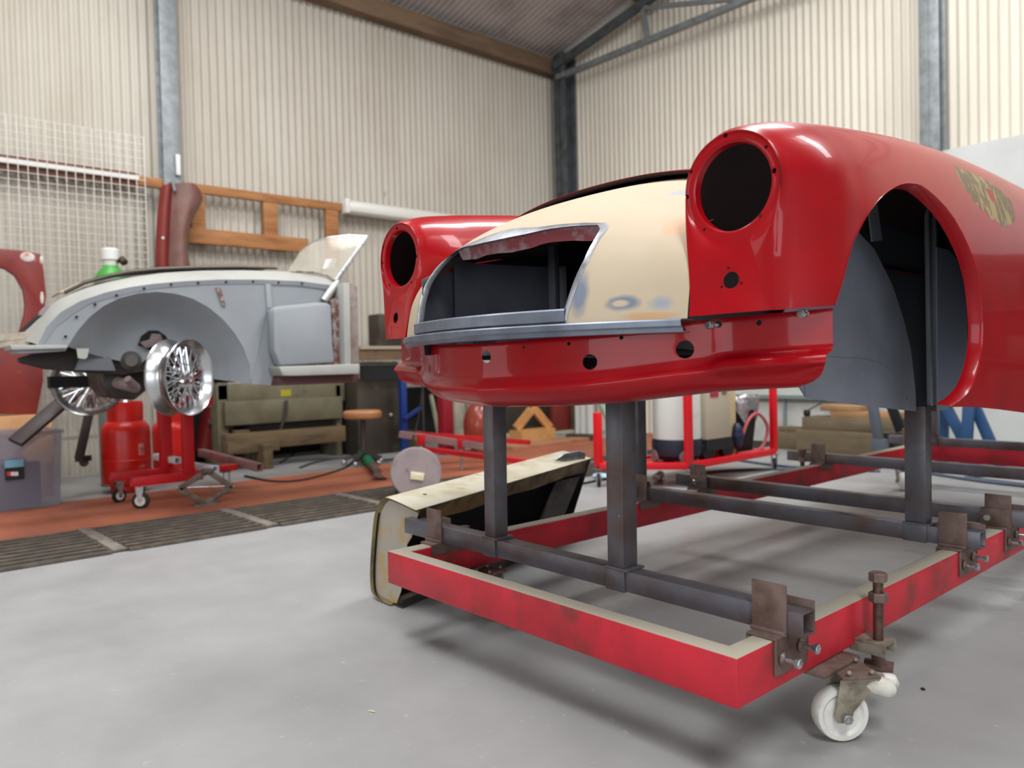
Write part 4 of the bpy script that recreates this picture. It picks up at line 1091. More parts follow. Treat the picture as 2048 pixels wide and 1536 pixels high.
mb = MB(); q = AX(262, 722, xf-.2); mb.lathe([(.03, -.03), (.05, -.02), (.055, 0), (.03, .03)], q, (1, -.2, 0), 20); mb.build('brake_drum', mat('cast_drum', (92, 88, 84), .5, metal=.4), grey)
# wire wheels
def wire_wheel(c, nrm, name='wire_wheel'):
    c = Vector(c); nrm = Vector(nrm).normalized(); R0 = .203
    mb = MB()
    prof = [(R0, .062), (R0+.004, .058), (R0-.006, .050), (R0-.014, .030), (R0-.036, .010), (R0-.036, -.020), (R0-.014, -.040), (R0-.006, -.058), (R0+.004, -.066), (R0, -.070), (R0-.010, -.060), (R0-.018, -.042), (R0-.042, -.022), (R0-.042, .008), (R0-.020, .032), (R0-.010, .052), (R0, .062)]
    mb.lathe(prof, c, nrm, 56, close=False); w_ = mb.build(name, mat('polished_rim', (190, 190, 192), .24, metal=1.0), grey, angle=50)
    mb = MB(); a = nrm.cross(Vector((0, 0, 1))).normalized(); b = nrm.cross(a)
    mb.lathe([(.030, -.05), (.034, -.045), (.034, .02), (.03, .05), (.012, .052)], c, nrm, 24)
    nsp = 60
    for k in range(nsp):
        t0 = 2*PI*k/nsp; s = 1 if k % 2 else -1; out = k % 3
        hub = c+nrm*(.035 if out else -.035)+(a*math.cos(t0+s*.55)+b*math.sin(t0+s*.55))*.033
        rimp = c+nrm*(-.01 if out == 0 else (.006 if out == 1 else .022))+(a*math.cos(t0)+b*math.sin(t0))*(R0-.038)
        mb.tube([hub, rimp], .0034, 5)
    mb.build('spokes_and_hub', M_chrome, w_, weld=False)
    mb = MB(); mb.lathe([(.03, .05), (.026, .072), (.014, .078)], c, nrm, 20); mb.box(c+nrm*.07, (.02, .11, .014), M=Matrix.Rotation(.6, 4, 'X')); mb.build('knock_off_nut', M_chrome, w_)
    return w_
wc = AX(362, 755, -4.31)
wire_wheel(wc, (.807, .575, 0.0))
wire_wheel(AX(178, 765, 2*XG+4.31+.15), (.85, -.35, 0.0))
mb = MB(); mb.tube([wc-Vector((.25, .2, 0)), AX(270, 775, -4.6), AX(235, 765, -4.75)], [.02, .03, .035], 10); mb.build('lower_wishbone', mat('brown_castings', (120, 106, 104), .6), grey)
mb = MB(); slabx(mb, [(205, 745), (290, 742), (300, 775), (270, 800), (225, 795), (208, 770)], -4.78, .35); mb.build('front_crossmember', M_brn, grey, bevel=.01)
mb = MB(); mb.lathe([(.02, -.02), (.135, -.02), (.14, .02), (.02, .03)], wc-Vector((.807, .575, 0))*.07, (.807, .575, 0), 28); mb.build('brake_drum', mat('dark_cast_drum', (44, 40, 38), .6, metal=.3), grey)
# windscreen
t = thing('windscreen', AX(668, 565, xf), 'clear windscreen in a thin chrome frame on the grey car scuttle', 'windscreen')
M_glass = mat('windscreen_glass', (196, 190, 176), .08, alpha=.42, c2=(186, 180, 166), scale=6)
gl_b = [(575, 545), (600, 543), (630, 545), (655, 551), (672, 562)]; gl_t = [(600, 505), (625, 484), (660, 475), (700, 471), (735, 473)]
mb = MB(); rows = []
for i, (b_, t_) in enumerate(zip(gl_b, gl_t)):
    xx = xf-.45+.43*(i/4)
    P = AX(b_[0], b_[1], xx); Q = AX(t_[0], t_[1], xx-.01); rows.append([P, P.lerp(Q, .33), P.lerp(Q, .66), Q])
# far half, mirrored
full = [[Vector((2*XG-p.x-.0, p.y, p.z)) for p in r] for r in rows]
mb.grid(rows); mb.build('glass', M_glass, t, solid=.004)
mb = MB(); mb.tube([r[3] for r in rows], .007, 8); mb.build('top_rail', M_zinc, t)
mb = MB(); mb.tube([r[0] for r in rows], .006, 8); mb.build('bottom_rail', M_rustp, t)
mb = MB(); mb.tube([rows[-1][3], rows[-1][0]], [.011, .014], 8); mb.build('side_pillar', M_zinc, t)
mb = MB(); P = AX(676, 562, xf+.02); Q = AX(648, 602, xf+.02); mb.tube([P, P.lerp(Q, .3), Q], [.012, .026, .026], 12); mb.build('pillar_foot', mat('dull_alloy', (170, 172, 168), .4, metal=.6), t)
mb = MB(); g0 = [AX(a, b, xf-.16) for a, b in ((652, 518), (674, 517), (668, 536), (645, 538))]; mb.prism(g0, (-.002, 0, 0)); mb.build('sticker', M_white, t)

# ---- red stand on castors under the grey car
t = thing('car_stand', (-5.1, 1.6, 0), 'red box-section stand on castors under the nose of the grey car', 'stand')
M_sr = mat('red_stand_paint', (196, 24, 34), .45, c2=(170, 22, 30), scale=5, c3=(110, 40, 40), scale3=9, lo3=.62, hi3=.8)
xs1 = -5.1; f1 = AX(375, 945, xs1)
mb = MB(); a_ = AX(260, 972, xs1); b_ = AX(395, 952, xs1); zc1 = .165
pA = AX(262, 965, -5.08); pB = AX(398, 950, -5.08); zb1 = (pA.z+pB.z)/2
mb.beam((-5.08, pA.y, zb1), (-5.08, pB.y+.02, zb1), .05, .055, hollow=.004); mb.build('base_rail', M_sr, t, bevel=.003)
pC = AX(220, 943, -5.45); pD = AX(365, 930, -5.45)
mb = MB(); mb.beam((-5.45, pC.y, zb1), (-5.45, pD.y+.1, zb1), .05, .055, hollow=.004); mb.build('base_rail', M_sr, t, bevel=.003)
def upr(pxc, w_, pyb, x, zt_=.66, m=M_sr):
    p_ = AX(pxc, pyb, x); mb = MB(); mb.beam((x, p_.y, zb1+.02), (x, p_.y, zt_), w_, w_, up=(0, 1, 0)); return mb.build('upright', m, t, bevel=.003)
upr(377, .062, 940, -5.08); upr(332, .07, 925, -5.45)
mb = MB(); yj = AX(377, 940, -5.08).y; mb.b2((-5.55, yj-.03, .63), (-4.7, yj+.03, .69)); mb.build('head_rail', M_sr, t, bevel=.003)
mb = MB(); mb.b2((-5.45, yj-.02, zb1-.02), (-5.08, yj+.03, zb1+.03)); mb.build('cross_tie', M_sr, t, bevel=.003)
def small_castor(t, x, y, ztop, r=.04, yaw=.4):
    mb = MB(); c_ = Vector((x, y, r)); ax_ = Vector((math.cos(yaw), math.sin(yaw), 0)); mb.lathe([(.01, -.012), (r-.012, -.012), (r, -.008), (r, .008), (r-.012, .012), (.01, .012)], c_, ax_, 24)
    w_ = mb.build('castor_wheel', M_black, t)
    mb = MB(); mb.lathe([(.008, -.014), (r*.6, -.014), (r*.6, .014), (.008, .014)], c_, ax_, 18); mb.build('wheel_centre', M_nylon, w_)
    mb = MB()
    for s in (-1, 1): mb.prism([c_+ax_*s*.018+Vector((-ax_.y*u, ax_.x*u, v)) for u, v in ((-.01, -.01), (.01, -.01), (.026, ztop-r), (-.026, ztop-r))], ax_*.002)
    mb.box((x, y, ztop), (.06, .06, .006)); mb.build('castor_fork', M_zinc, w_)
q = AZ(275, 1017); small_castor(t, -5.09, q.y+.01, zb1-.03, .052, 2.5)
small_castor(t, -5.46, AX(238, 990, -5.46).y, zb1-.03, .045, .3)
# tray end of the stand to the right
mb = MB(); pE = AX(415, 943, -5.1); pF = AX(487, 938, -5.1); mb.beam((-5.25, pE.y-.05, zb1+.01), (-5.25, pF.y, zb1+.01), .10, .04); mb.build('tray_rail', M_sr, t, bevel=.004)
small_castor(t, -5.25, pF.y-.06, zb1-.02, .04, 1.0)
def hollow_tube(name, a, b, s, m, parent): mb = MB(); mb.beam(a, b, s, s, hollow=.005); return mb.build(name, m, parent, bevel=.002)
M_wtube = mat('white_painted_tube', (206, 206, 214), .5)
p_ = AX(432, 938, -4.95); hollow_tube('white_crosstube', (-5.3, p_.y-.04, p_.z), (-4.95, p_.y, p_.z), .042, M_wtube, t)
p_ = AX(356, 921, -5.3); hollow_tube('white_crosstube', (-5.7, p_.y-.02, p_.z), (-5.3, p_.y, p_.z), .042, M_wtube, t)
# brown box tube lying over the stand
M_brt = mat('brown_red_box_tube', (138, 104, 102), .55, c2=(150, 60, 66), scale=5, lo=.55, hi=.7)
mb = MB(); a_ = AX(402, 905, -5.9); b_ = AX(520, 935, -5.0); mb.beam(a_, b_, .05, .055, hollow=.006); T('box_tube', M_brt, mb, 'brown box-section tube lying across the red stand, open end to the right', 'steel tube', bevel=.003)
# scissor jack
t = thing('scissor_jack', (AZ(410, 1010).x, AZ(410, 1010).y, 0), 'rusty diamond-shaped scissor jack standing on the red-brown floor strip', 'jack')
M_jack = mat('rusty_jack_steel', (112, 104, 96), .6, metal=.3, c2=(88, 74, 66), scale=12)
xj = AZ(405, 1012).x
J = lambda a, b: AX(a, b, xj)
top_, lft, rgt, bot = J(415, 942), J(358, 978), J(464, 974), J(410, 1008)
for n_, a_, b_ in (('upper_arm', top_, lft), ('upper_arm', top_, rgt), ('lower_arm', lft, bot), ('lower_arm', rgt, bot)):
    mb = MB(); mb.beam(a_, b_, .035, .016, up=(1, 0, 0)); mb.build(n_, M_jack, t, bevel=.003)
mb = MB(); mb.cyl(J(352, 976), J(468, 972), .006); mb.build('lead_screw', M_zinc, t)
mb = MB(); bb = AZ(412, 1014); mb.b2((xj-.03, bot.y-.07, 0), (xj+.03, bot.y+.07, bot.z+.005)); mb.build('base_foot', M_jack, t, bevel=.004)
mb = MB(); mb.b2((xj-.03, top_.y-.03, top_.z-.01), (xj+.03, top_.y+.03, top_.z+.015)); mb.build('saddle', M_jack, t, bevel=.004)

# ---- red gas bottles
M_gas = mat('red_gas_bottle_paint', (204, 30, 22), .35, c2=(180, 26, 20), scale=6)
def gas_bottle(c, s, label):
    c = Vector(c); t = thing('gas_bottle', c, label, 'gas bottle', 'red gas bottles under the grey car')
    mb = MB(); mb.lathe([(.10*s, 0), (.11*s, .01*s), (.11*s, .05*s), (.155*s, .065*s), (.158*s, .10*s), (.158*s, .22*s), (.160*s, .222*s), (.160*s, .228*s), (.158*s, .23*s), (.158*s, .42*s), (.152*s, .455*s), (.125*s, .49*s), (.08*s, .505*s)], c, n=40); mb.build('tank', M_gas, t)
    mb = MB(); mb.lathe([(.115*s, .48*s), (.118*s, .60*s), (.112*s, .63*s), (.108*s, .60*s), (.108*s, .50*s)], c, n=32, close=False); mb.build('collar', M_gas, t, solid=.002)
    mb = MB(); mb.cyl(c+Vector((0, 0, .50*s)), c+Vector((0, 0, .60*s)), .02*s); mb.lathe([(.035*s, .60*s), (.04*s, .62*s), (.03*s, .64*s)], c, n=12); mb.build('valve', M_zinc, t)
    d = (CO-c); d.z = 0; d.normalize(); r_ = Vector((-d.y, d.x, 0))
    for (ang, z0, z1, wd) in ((.62, .26, .34, .22), (.62, .06+.02, .19, .22)):
        mb = MB(); rows = []
        for z in (z0*s, z1*s):
            rows.append([c+(d*math.cos(ang+k*wd/5)-r_*-1*math.sin(ang+k*wd/5))*(.1605*s)+Vector((0, 0, z)) for k in range(-3, 4)])
        mb.grid(rows); mb.build('label', mat('faded_bottle_label', (206, 150, 140), .6, c2=(190, 60, 50), scale=24, lo=.45, hi=.6), t)
    return t
gp_ = AX(254, 940, -5.95); dref = gp_.y
hb = AX(254, 800, -5.95).z
gas_bottle((-5.95, gp_.y, 0), hb/.64, 'red gas bottle standing left under the grey car, nearest of the two')
gp2 = AX(345, 900, -6.35); gas_bottle((-6.35, gp2.y, 0), .92, 'red gas bottle half hidden behind the red stand posts')
# ---- dark steel trestle leg and strap left of the bottles
M_dk = mat('dark_steel_leg', (74, 66, 66), .5, metal=.4)
t = thing('steel_trestle', (-5.9, .95, 0), 'dark steel trestle with one leaning leg and a sloping arm behind the plastic box', 'trestle')
mb = MB(); mb.beam(AX(186, 790, -5.9), AX(158, 918, -5.9), .05, .05, hollow=.004); mb.build('leg', M_dk, t, bevel=.002)
mb = MB(); mb.beam(AX(160, 775, -5.7), AX(30, 885, -5.5), .03, .09, up=(0, 1, .3)); mb.build('sloping_arm', M_dk, t, bevel=.002)
mb = MB(); mb.beam(AX(100, 773, -5.8), AX(152, 779, -5.8), .05, .045); mb.build('top_arm', M_dk, t, bevel=.002)
mb = MB(); q = AX(110, 768, -5.78); mb.cyl(q, q+Vector((0, 0, .05)), .012); mb.build('pin', M_zinc, t)
mb = MB(); mb.beam(AX(158, 918, -5.9), AX(176, 916, -6.1), .05, .04); mb.cyl(AX(168, 925, -6.0), AX(168, 925, -6.05), .03); mb.build('leg_foot', M_dk, t)

# ---- translucent plastic box
t = thing('storage_box', (-5.75, .75, 0), 'translucent plastic storage box with dark contents and a small label, at the left edge', 'box')
M_plas = mat('translucent_plastic', (150, 150, 166), .35, alpha=.34)
xb0, xb1 = -5.62, -6.05; q0 = AX(122, 1000, xb0).y; ya = -.05; zt2 = AX(125, 862, xb0).z
mb = MB(); V = lambda x, y, z: Vector((x, y, z))
def taper(mb, x0, x1, y0, y1, z0, z1, tp):
    lo = [(x0-tp, y0+tp), (x0-tp, y1-tp), (x1+tp, y1-tp), (x1+tp, y0+tp)]; hi = [(x0, y0), (x0, y1), (x1, y1), (x1, y0)]
    a = [mb.v((p[0], p[1], z0)) for p in lo]; b = [mb.v((p[0], p[1], z1)) for p in hi]
    mb.face(a)
    for i in range(4): mb.face([a[i], a[(i+1) % 4], b[(i+1) % 4], b[i]])
taper(mb, xb0, xb1, ya, q0+.02, .006, zt2, .02); mb.build('tub', M_plas, t, solid=.003)
mb = MB()
for (p, q) in (((xb0, ya), (xb0, q0+.02)), ((xb0, q0+.02), (xb1, q0+.02)), ((xb1, q0+.02), (xb1, ya))): mb.beam((p[0], p[1], zt2), (q[0], q[1], zt2), .025, .02)
mb.build('rim', M_plas, t)
mb = MB(); mb.b2((xb0-.03, ya+.03, .01), (xb1+.05, q0-.10, zt2*.62)); T('dark_tool_case', mat('navy_case', (52, 54, 78), .5), mb, 'dark blue case inside the translucent plastic box', 'case', bevel=.01)
mb = MB(); rows = [[AX(40, 905, xb0-.08), AX(75, 880, xb0-.15), AX(100, 870, xb0-.2)], [AX(60, 930, xb0-.08), AX(100, 925, xb0-.12), AX(115, 880, xb0-.2)]]; mb.grid(rows)
T('cardboard_sheet', mat('tan_cardboard', (196, 160, 132), .8), mb, 'tan cardboard piece sticking up inside the plastic box', 'cardboard', solid=.004)
mb = MB(); a_ = AX(9, 921, xb0+.002); b_ = AX(48, 957, xb0-.003); mb.b2((xb0-.006, a_.y, b_.z), (xb0+.001, b_.y, a_.z)); lb = mb.build('label', mat('black_label', (26, 26, 32), .5), t)
mb = MB(); a_ = AX(9, 921, xb0+.003); b_ = AX(48, 933, xb0+.003); mb.b2((xb0+.001, a_.y, b_.z), (xb0+.002, b_.y, a_.z)); mb.build('label_band', mat('cyan_label', (120, 170, 190), .5), lb)
for x_, c_ in ((14, (200, 50, 50)), (22, (220, 220, 220)), (29, (220, 220, 220))): 
    mb = MB(); a_ = AX(x_, 948, xb0+.003); mb.b2((xb0+.001, a_.y, a_.z-.012), (xb0+.002, a_.y+.02, a_.z+.012)); mb.build('label_icon', mat('icon%d' % c_[0], c_, .5), lb)
mb = MB(); mb.b2((-6.5, AX(60, 850, -6.2).y-.7, .0), (-6.12, AX(104, 850, -6.12).y, AX(60, 829, -6.3).z)); T('wooden_crate', mat('plywood_crate', (204, 156, 110), .7, c2=(188, 138, 96), scale=4), mb, 'plain plywood crate behind the plastic box at the left edge', 'crate', bevel=.003)

# ---- sheet-metal folder (olive-beige machine) under the grey car, by the left wall
t = thing('sheet_metal_folder', (-6.8, 3.4, 0), 'olive-beige sheet metal folding machine standing behind the grey car', 'folding machine')
M_fold = mat('olive_beige_machine_paint', (112, 108, 86), .5, c2=(96, 88, 70), scale=3, c3=(76, 58, 42), scale3=9, lo3=.62, hi3=.8)
xm = -6.7
def sb(name, p0, p1, d, m, parent, x=None, bev=.004):
    x = xm if x is None else x
    a = AX(p0[0], p0[1], x); b = AX(p1[0], p1[1], x); mb = MB(); mb.b2((x-d, min(a.y, b.y), min(a.z, b.z)), (x, max(a.y, b.y), max(a.z, b.z))); return mb.build(name, m, parent, bevel=bev)
def toflr(name, px, w_, pyt, d, m, parent, x=None):
    x = xm if x is None else x; a = AX(px, pyt, x); s = (a.y-AX(px-w_, pyt, x).y); mb = MB(); mb.b2((x-d, a.y-s/2, 0), (x, a.y+s/2, a.z)); return mb.build(name, m, parent, bevel=.004)
toflr('leg', 444, 22, 770, .35, M_fold, t); toflr('leg', 676, 10, 770, .35, M_fold, t)
sb('upper_beam', (452, 768), (690, 801), .25, M_fold, t); sb('clamping_beam', (450, 804), (686, 836), .20, M_fold, t, x=xm+.05); sb('side_plate', (434, 740), (456, 800), .3, M_fold, t)
mb = MB(); a_ = AX(572, 786, xm+.006); mb.b2((xm, a_.y-.05, a_.z-.03), (xm+.004, a_.y+.05, a_.z+.03)); mb.build('warning_label', mat('yellow_label', (170, 160, 40), .5), t)
mb = MB(); mb.tube([AX(573, 800, xm+.08), AX(571, 830, xm+.08), AX(560, 862, xm+.06)], .014, 8); mb.build('handle_rod', M_dk, t)
mb = MB(); mb.beam(AX(457, 845, xm), AX(474, 885, xm-.1), .03, .02); mb.build('brace', M_fold, t)
mb = MB(); mb.b2((-7.16, 2.2, 0.02), (-7.12, 5.2, .62)); T('shade_board', M_dark, mb, 'black board in place of the shade behind the olive folding machine', 'board')  # dark sheet put where only shade lies under the folder
M_plank = mat('old_plank', (104, 86, 60), .75, c2=(76, 62, 44), scale=5, stretch=(3, .6, 3))
for i, (p0, p1, xx, lb_) in enumerate((((452, 870), (692, 882), -6.45, 'lower brown plank stored under the olive folding machine'), ((455, 884), (560, 900), -6.4, 'shorter plank, lowest of those under the folding machine'), ((470, 862), (500, 869), -6.62, 'short pale offcut on top of the planks under the folder'), ((500, 852), (698, 868), -6.8, 'dark grey plank at the back under the folding machine'))):
    a = AX(p0[0], p0[1], xx); b = AX(p1[0], p1[1], xx); mb = MB(); mb.b2((xx-.12, a.y, max(.002, min(a.z, b.z))), (xx, b.y, max(a.z, b.z)))
    T('timber_plank', M_plank if i < 3 else mat('grey_plank', (84, 78, 70), .8), mb, lb_, 'plank', 'planks under the folding machine', bevel=.003)
# support blocks holding the planks up
for y_ in (2.75, 4.3):
    mb = MB(); mb.b2((-6.95, y_, 0), (-6.30, y_+.08, AX(560, 884, -6.45).z-.002)); T('timber_bearer', M_plank, mb, ('left' if y_ < 3 else 'right')+'-hand timber bearer under the planks below the folder', 'timber', bevel=.003)
# dark red machine frame pieces beside the folder
M_dr = mat('dark_red_machine', (104, 14, 18), .5)
t = thing('red_machine_stand', (-6.9, 2.7, 0), 'dark red machine stand between the wire wheel and the folding machine', 'machine stand')
mb = MB(); xx = -6.85; mb.prism([AX(a, b, xx) for a, b in ((404, 900), (432, 765), (436, 765), (436, 905), (404, 905))], (-.2, 0, 0)); mb.build('side_frame', M_dr, t, bevel=.004)
mb = MB(); q = AX(420, 844, xx+.005); mb.cyl(q, q+Vector((.02, 0, 0)), .022, 14); mb.build('boss', M_rust, t)
mb = MB(); xx = -7.0; mb.prism([AX(a, b, xx) for a, b in ((677, 770), (702, 762), (700, 830), (676, 835))], (-.06, 0, 0)); b_ = AX(690, 832, xx); mb.b2((xx-.06, b_.y-.05, 0), (xx, b_.y+.05, b_.z)); T('red_upright', M_dr, mb, 'dark red upright behind the right end of the folding machine', 'steel post', bevel=.003)
mb = MB(); mb.beam(AX(722, 765, -6.75), AX(706, 812, -6.75), .10, .05, up=(1, 0, 0)); q = AX(704, 815, -6.75); mb.b2((-6.80, q.y-.05, 0), (-6.72, q.y+.05, q.z)); T('cream_post', mat('cream_post', (170, 158, 130), .6, c2=(150, 120, 80), scale=8), mb, 'cream leaning post behind the wooden stool', 'post')

# ---- stool with wooden seat
q = AX(725, 828, -5.9); t = thing('workshop_stool', (-5.9, q.y, 0), 'low stool with worn tan seat on dark metal legs, in front of the brown cabinet', 'stool')
M_seat = mat('worn_tan_seat', (176, 120, 84), .6, c2=(196, 150, 100), scale=4)
mb = MB(); mb.lathe([(.02, -.035), (.155, -.035), (.165, -.02), (.165, .015), (.15, .03), (.02, .035)], (q.x, q.y, q.z), n=32); mb.build('seat', M_seat, t)
mb = MB(); mb.cyl((q.x, q.y, .09), (q.x, q.y, q.z-.03), .022); mb.build('pedestal', M_dk, t)
for k in range(5):
    a = 2*PI*k/5+.3; e = Vector((q.x+.17*math.cos(a), q.y+.17*math.sin(a), .05)); mb = MB(); mb.beam((q.x, q.y, .10), e, .03, .025); lg = mb.build('leg', M_dk, t)
    mb = MB(); mb.sphere((e.x, e.y, .025), .025, 12); mb.build('castor', M_zinc, lg)
# ---- brown cabinet / machine block by the left wall
t = thing('machine_cabinet', (-6.7, 4.7, 0), 'tall grimy brown-black cabinet between the stool and the red car nose', 'cabinet')
M_cab = mat('grimy_brown_metal', (66, 58, 48), .6, c2=(48, 42, 36), scale=4, lo=.4, hi=.7, c3=(96, 88, 70), scale3=5, lo3=.62, hi3=.75)
a_ = AX(714, 770, -6.5); b_ = AX(798, 770, -6.5); mb = MB(); mb.b2((-6.95, a_.y, 0), (-6.5, b_.y, AX(722, 722, -6.45).z-.01)); cb_ = mb.build('lower_cabinet', M_cab, t, bevel=.01)
mb = MB(); q = AX(782, 830, -6.49); mb.sphere(q, .022, 12); mb.build('knob', M_zinc, cb_)
a_ = AX(735, 630, -6.7); b_ = AX(812, 695, -6.7); mb = MB(); a2_ = AX(722, 692, -6.45); mb.b2((-6.70, a_.y, a2_.z), (-6.5, b_.y, a_.z)); T('machine_block', M_cab, mb, 'dark brown machine block on the shelf left of the red car nose', 'machine', bevel=.015)
# ledge of timber shelves behind, running to the right of the grey car
M_shelf = mat('grimy_shelf_timber', (120, 96, 70), .7, c2=(96, 80, 66), scale=5)
t = thing('wall_shelf', (-6.6, 5.1, .9), 'grimy timber shelf along the wall behind the grey car tail', 'shelf')
a_ = AX(722, 692, -6.45); b_ = AX(722, 720, -6.45)
mb = MB(); mb.b2((-6.72, a_.y, a_.z-.03), (-6.45, 6.9, a_.z)); mb.build('shelf_top', mat('pale_shelf_edge', (168, 160, 142), .6), t)
mb = MB(); mb.b2((-6.70, a_.y, b_.z), (-6.47, 6.9, a_.z-.03)); mb.build('shelf_rail', M_shelf, t)
mb = MB(); mb.b2((-6.7, 6.8, 0), (-6.5, 6.88, b_.z)); mb.build('leg', M_shelf, t)
mb = MB(); mb.b2((-6.4, AX(720, 732, -6.4).y, AX(720, 745, -6.4).z), (-6.35, 5.6, AX(720, 732, -6.4).z)); T('black_beam', M_dark, mb, 'black steel beam at bench height behind the grey car tail', 'beam')
bpy.data.objects['black_beam'].location.z = 0

# ---- items standing beyond, seen under the red nose
def box_at(name, px0, px1, pyt, x, d, m, label, cat, z0=0, group=None, bev=.004):
    a = AX(px0, pyt, x); b = AX(px1, pyt, x); mb = MB(); mb.b2((x-d, a.y, z0), (x, b.y, a.z)); return T(name, m, mb, label, cat, group, bevel=bev)
M_blue = mat('blue_steel', (24, 52, 120), .45)
t = thing('blue_stand', (-6.3, 5.0, 0), 'dark blue steel stand with an angled arm, right of the brown cabinet', 'stand')
mb = MB(); a_ = AX(806, 770, -6.3); mb.b2((-6.34, a_.y-.03, 0), (-6.28, a_.y+.03, a_.z+.1)); mb.build('post', M_blue, t, bevel=.003)
mb = MB(); mb.beam(AX(808, 838, -6.25), AX(842, 815, -6.25), .03, .03); mb.build('arm', M_blue, t)
mb = MB(); mb.cyl((-6.4, AX(845, 780, -6.4).y, 0), (-6.4, AX(845, 780, -6.4).y, 1.0), .012); T('dark_rod', M_dk, mb, 'thin dark rod standing right of the blue stand', 'rod')
mb = MB(); mb.beam(AX(862, 790, -6.6), AX(878, 868, -6.3), .03, .03, up=(1, 0, 0)); e = AX(878, 868, -6.3); mb.beam(e, (e.x, e.y, 0.0), .03, .03); T('pale_leaning_post', mat('pale_post', (150, 146, 124), .6), mb, 'pale leaning post behind the red drum stand', 'post')
box_at('red_pillar', 886, 906, 790, -5.9, .10, mat('crimson_pillar', (140, 22, 38), .5), 'crimson square pillar seen under the red nose', 'pillar')
box_at('white_sack', 909, 930, 790, -6.1, .18, mat('dusty_white_cloth', (160, 154, 138), .8, c2=(110, 104, 96), scale=5), 'dusty whitish sack between the crimson pillar and the oxide wing', 'sack', bev=.03)
t = thing('loose_wing', AX(960, 845, -5.6), 'shiny red oxide wing lying behind the front post of the trolley', 'wing panel')
M_ox3 = mat('shiny_oxide', (140, 58, 42), .3, coat=.3)
mb = MB(); q = AX(962, 850, -5.6); rows = []
for i in range(9):
    a = i/8*PI; rows.append([Vector((q.x+.22*math.sin(b)*.6, q.y+.22*math.cos(a)*math.sin(b)**.5 if b > .01 else q.y, .10+.42*math.cos(b-.0)*1)) for b in (0.05, .4, .8, 1.2, 1.6)])
mb = MB(); mb.sphere((q.x, q.y, .27), 1, 24, (.16, .17, .26)); mb.build('wing_shell', M_ox3, t)
mb = MB(); mb.b2((q.x-.12, q.y-.14, 0), (q.x+.12, q.y+.14, .06)); mb.build('wing_foot', M_ox3, t)
# timber trestle pieces
M_pine2 = mat('raw_pine', (206, 150, 92), .7, c2=(180, 126, 76), scale=5)
t = thing('timber_trestle', AX(1075, 850, -6.2), 'small raw pine A-shaped trestle seen under the red nose', 'trestle')
for (a, b) in (((1062, 820), (1032, 858)), ((1066, 815), (1100, 856))):
    mb = MB(); mb.beam(AX(a[0], a[1], -6.2), AX(b[0], b[1], -6.2), .09, .04, up=(1, 0, 0)); mb.build('leg', M_pine2, t)
mb = MB(); e = AX(1065, 858, -6.2); mb.b2((-6.3, e.y-.25, 0), (-6.1, e.y+.25, e.z)); mb.build('foot_board', M_pine2, t)
box_at('oxide_panel', 1105, 1140, 800, -6.6, .06, M_ox, 'red oxide panel standing behind the pine trestle', 'panel')
box_at('dark_cabinet', 1000, 1104, 800, -6.9, .2, M_cab, 'dark cabinet in the far corner behind the pine trestle', 'cabinet')
for i, (a, b) in enumerate(((1152, 1160), (1163, 1171), (1176, 1184))):
    p_ = AY((a+b)/2, 850, 6.7); mb = MB(); mb.b2((p_.x-.025, 6.68, 0), (p_.x+.025, 6.73, 1.3)); T('white_tube', M_white, mb, ['leftmost', 'middle', 'rightmost'][i]+' of three white square tubes standing at the far wall', 'steel tube', 'white tubes at the far wall')
# pale boards and planks on the floor by the far wall
for i, (p0, p1, col, lab) in enumerate((((950, 872), (1190, 858), (170, 166, 150), 'long pale plank lying on the floor beyond the red trolley'), ((1010, 893), (1190, 872), (178, 128, 96), 'long tan plank lying nearer than the pale one'), ((540, 905), (690, 885), (172, 166, 146), 'pale flattened sheet lying below the folding machine'), ((700, 893), (860, 868), (166, 160, 144), 'pale plank on the floor right of the stool'))):
    a = AZ(*p0, .03); b = AZ(*p1, .03); mb = MB(); mb.beam((a.x, a.y, .02), (b.x, b.y, .02), .22, .035); T('floor_plank', mat('plank_%d' % i, col, .7, c2=tuple(int(c*.85) for c in col), scale=4), mb, lab, 'plank', 'planks on the floor by the left wall', bevel=.002)
mb = MB(); a = AZ(1165, 880); mb.box((a.x, a.y, .035), (.35, .12, .06), rz=.3); T('dark_offcut', M_cab, mb, 'dark rusty offcut lying on the boards left of the red cart', 'offcut', bevel=.003)

# ---- small red trolley in the background between reel and pine trestle
t = thing('small_red_trolley', AZ(900, 935), 'low red trolley with brown crossbar behind the cable reel', 'trolley')
xz = -4.9
mb = MB(); mb.beam(AX(848, 898, xz), AX(1060, 925, xz+.9), .04, .035); mb.beam(AX(830, 868, xz-.5), AX(1060, 885, xz), .05, .04); mb.build('frame_rail', M_sr, t)
mb = MB(); mb.beam(AX(800, 868, xz-.4), AX(980, 895, xz+.2), .05, .05); mb.build('brown_crossbar', M_brt, t)
for (a, b) in ((842, 880), (922, 888)):
    q = AX(a, b, xz+.02); mb = MB(); mb.b2((q.x-.02, q.y-.025, q.z-.04), (q.x+.02, q.y+.025, q.z+.04)); mb.build('red_clamp', M_sr, t, bevel=.003)
    mb = MB(); mb.cyl((q.x, q.y, 0.0), (q.x, q.y, q.z), .012); mb.build('jack_screw', M_zinc, t)
for (a, b) in ((850, 905), (1000, 905)):
    q = AX(a, b, xz-.1); small_castor(t, q.x, q.y, .14, .045, .9)

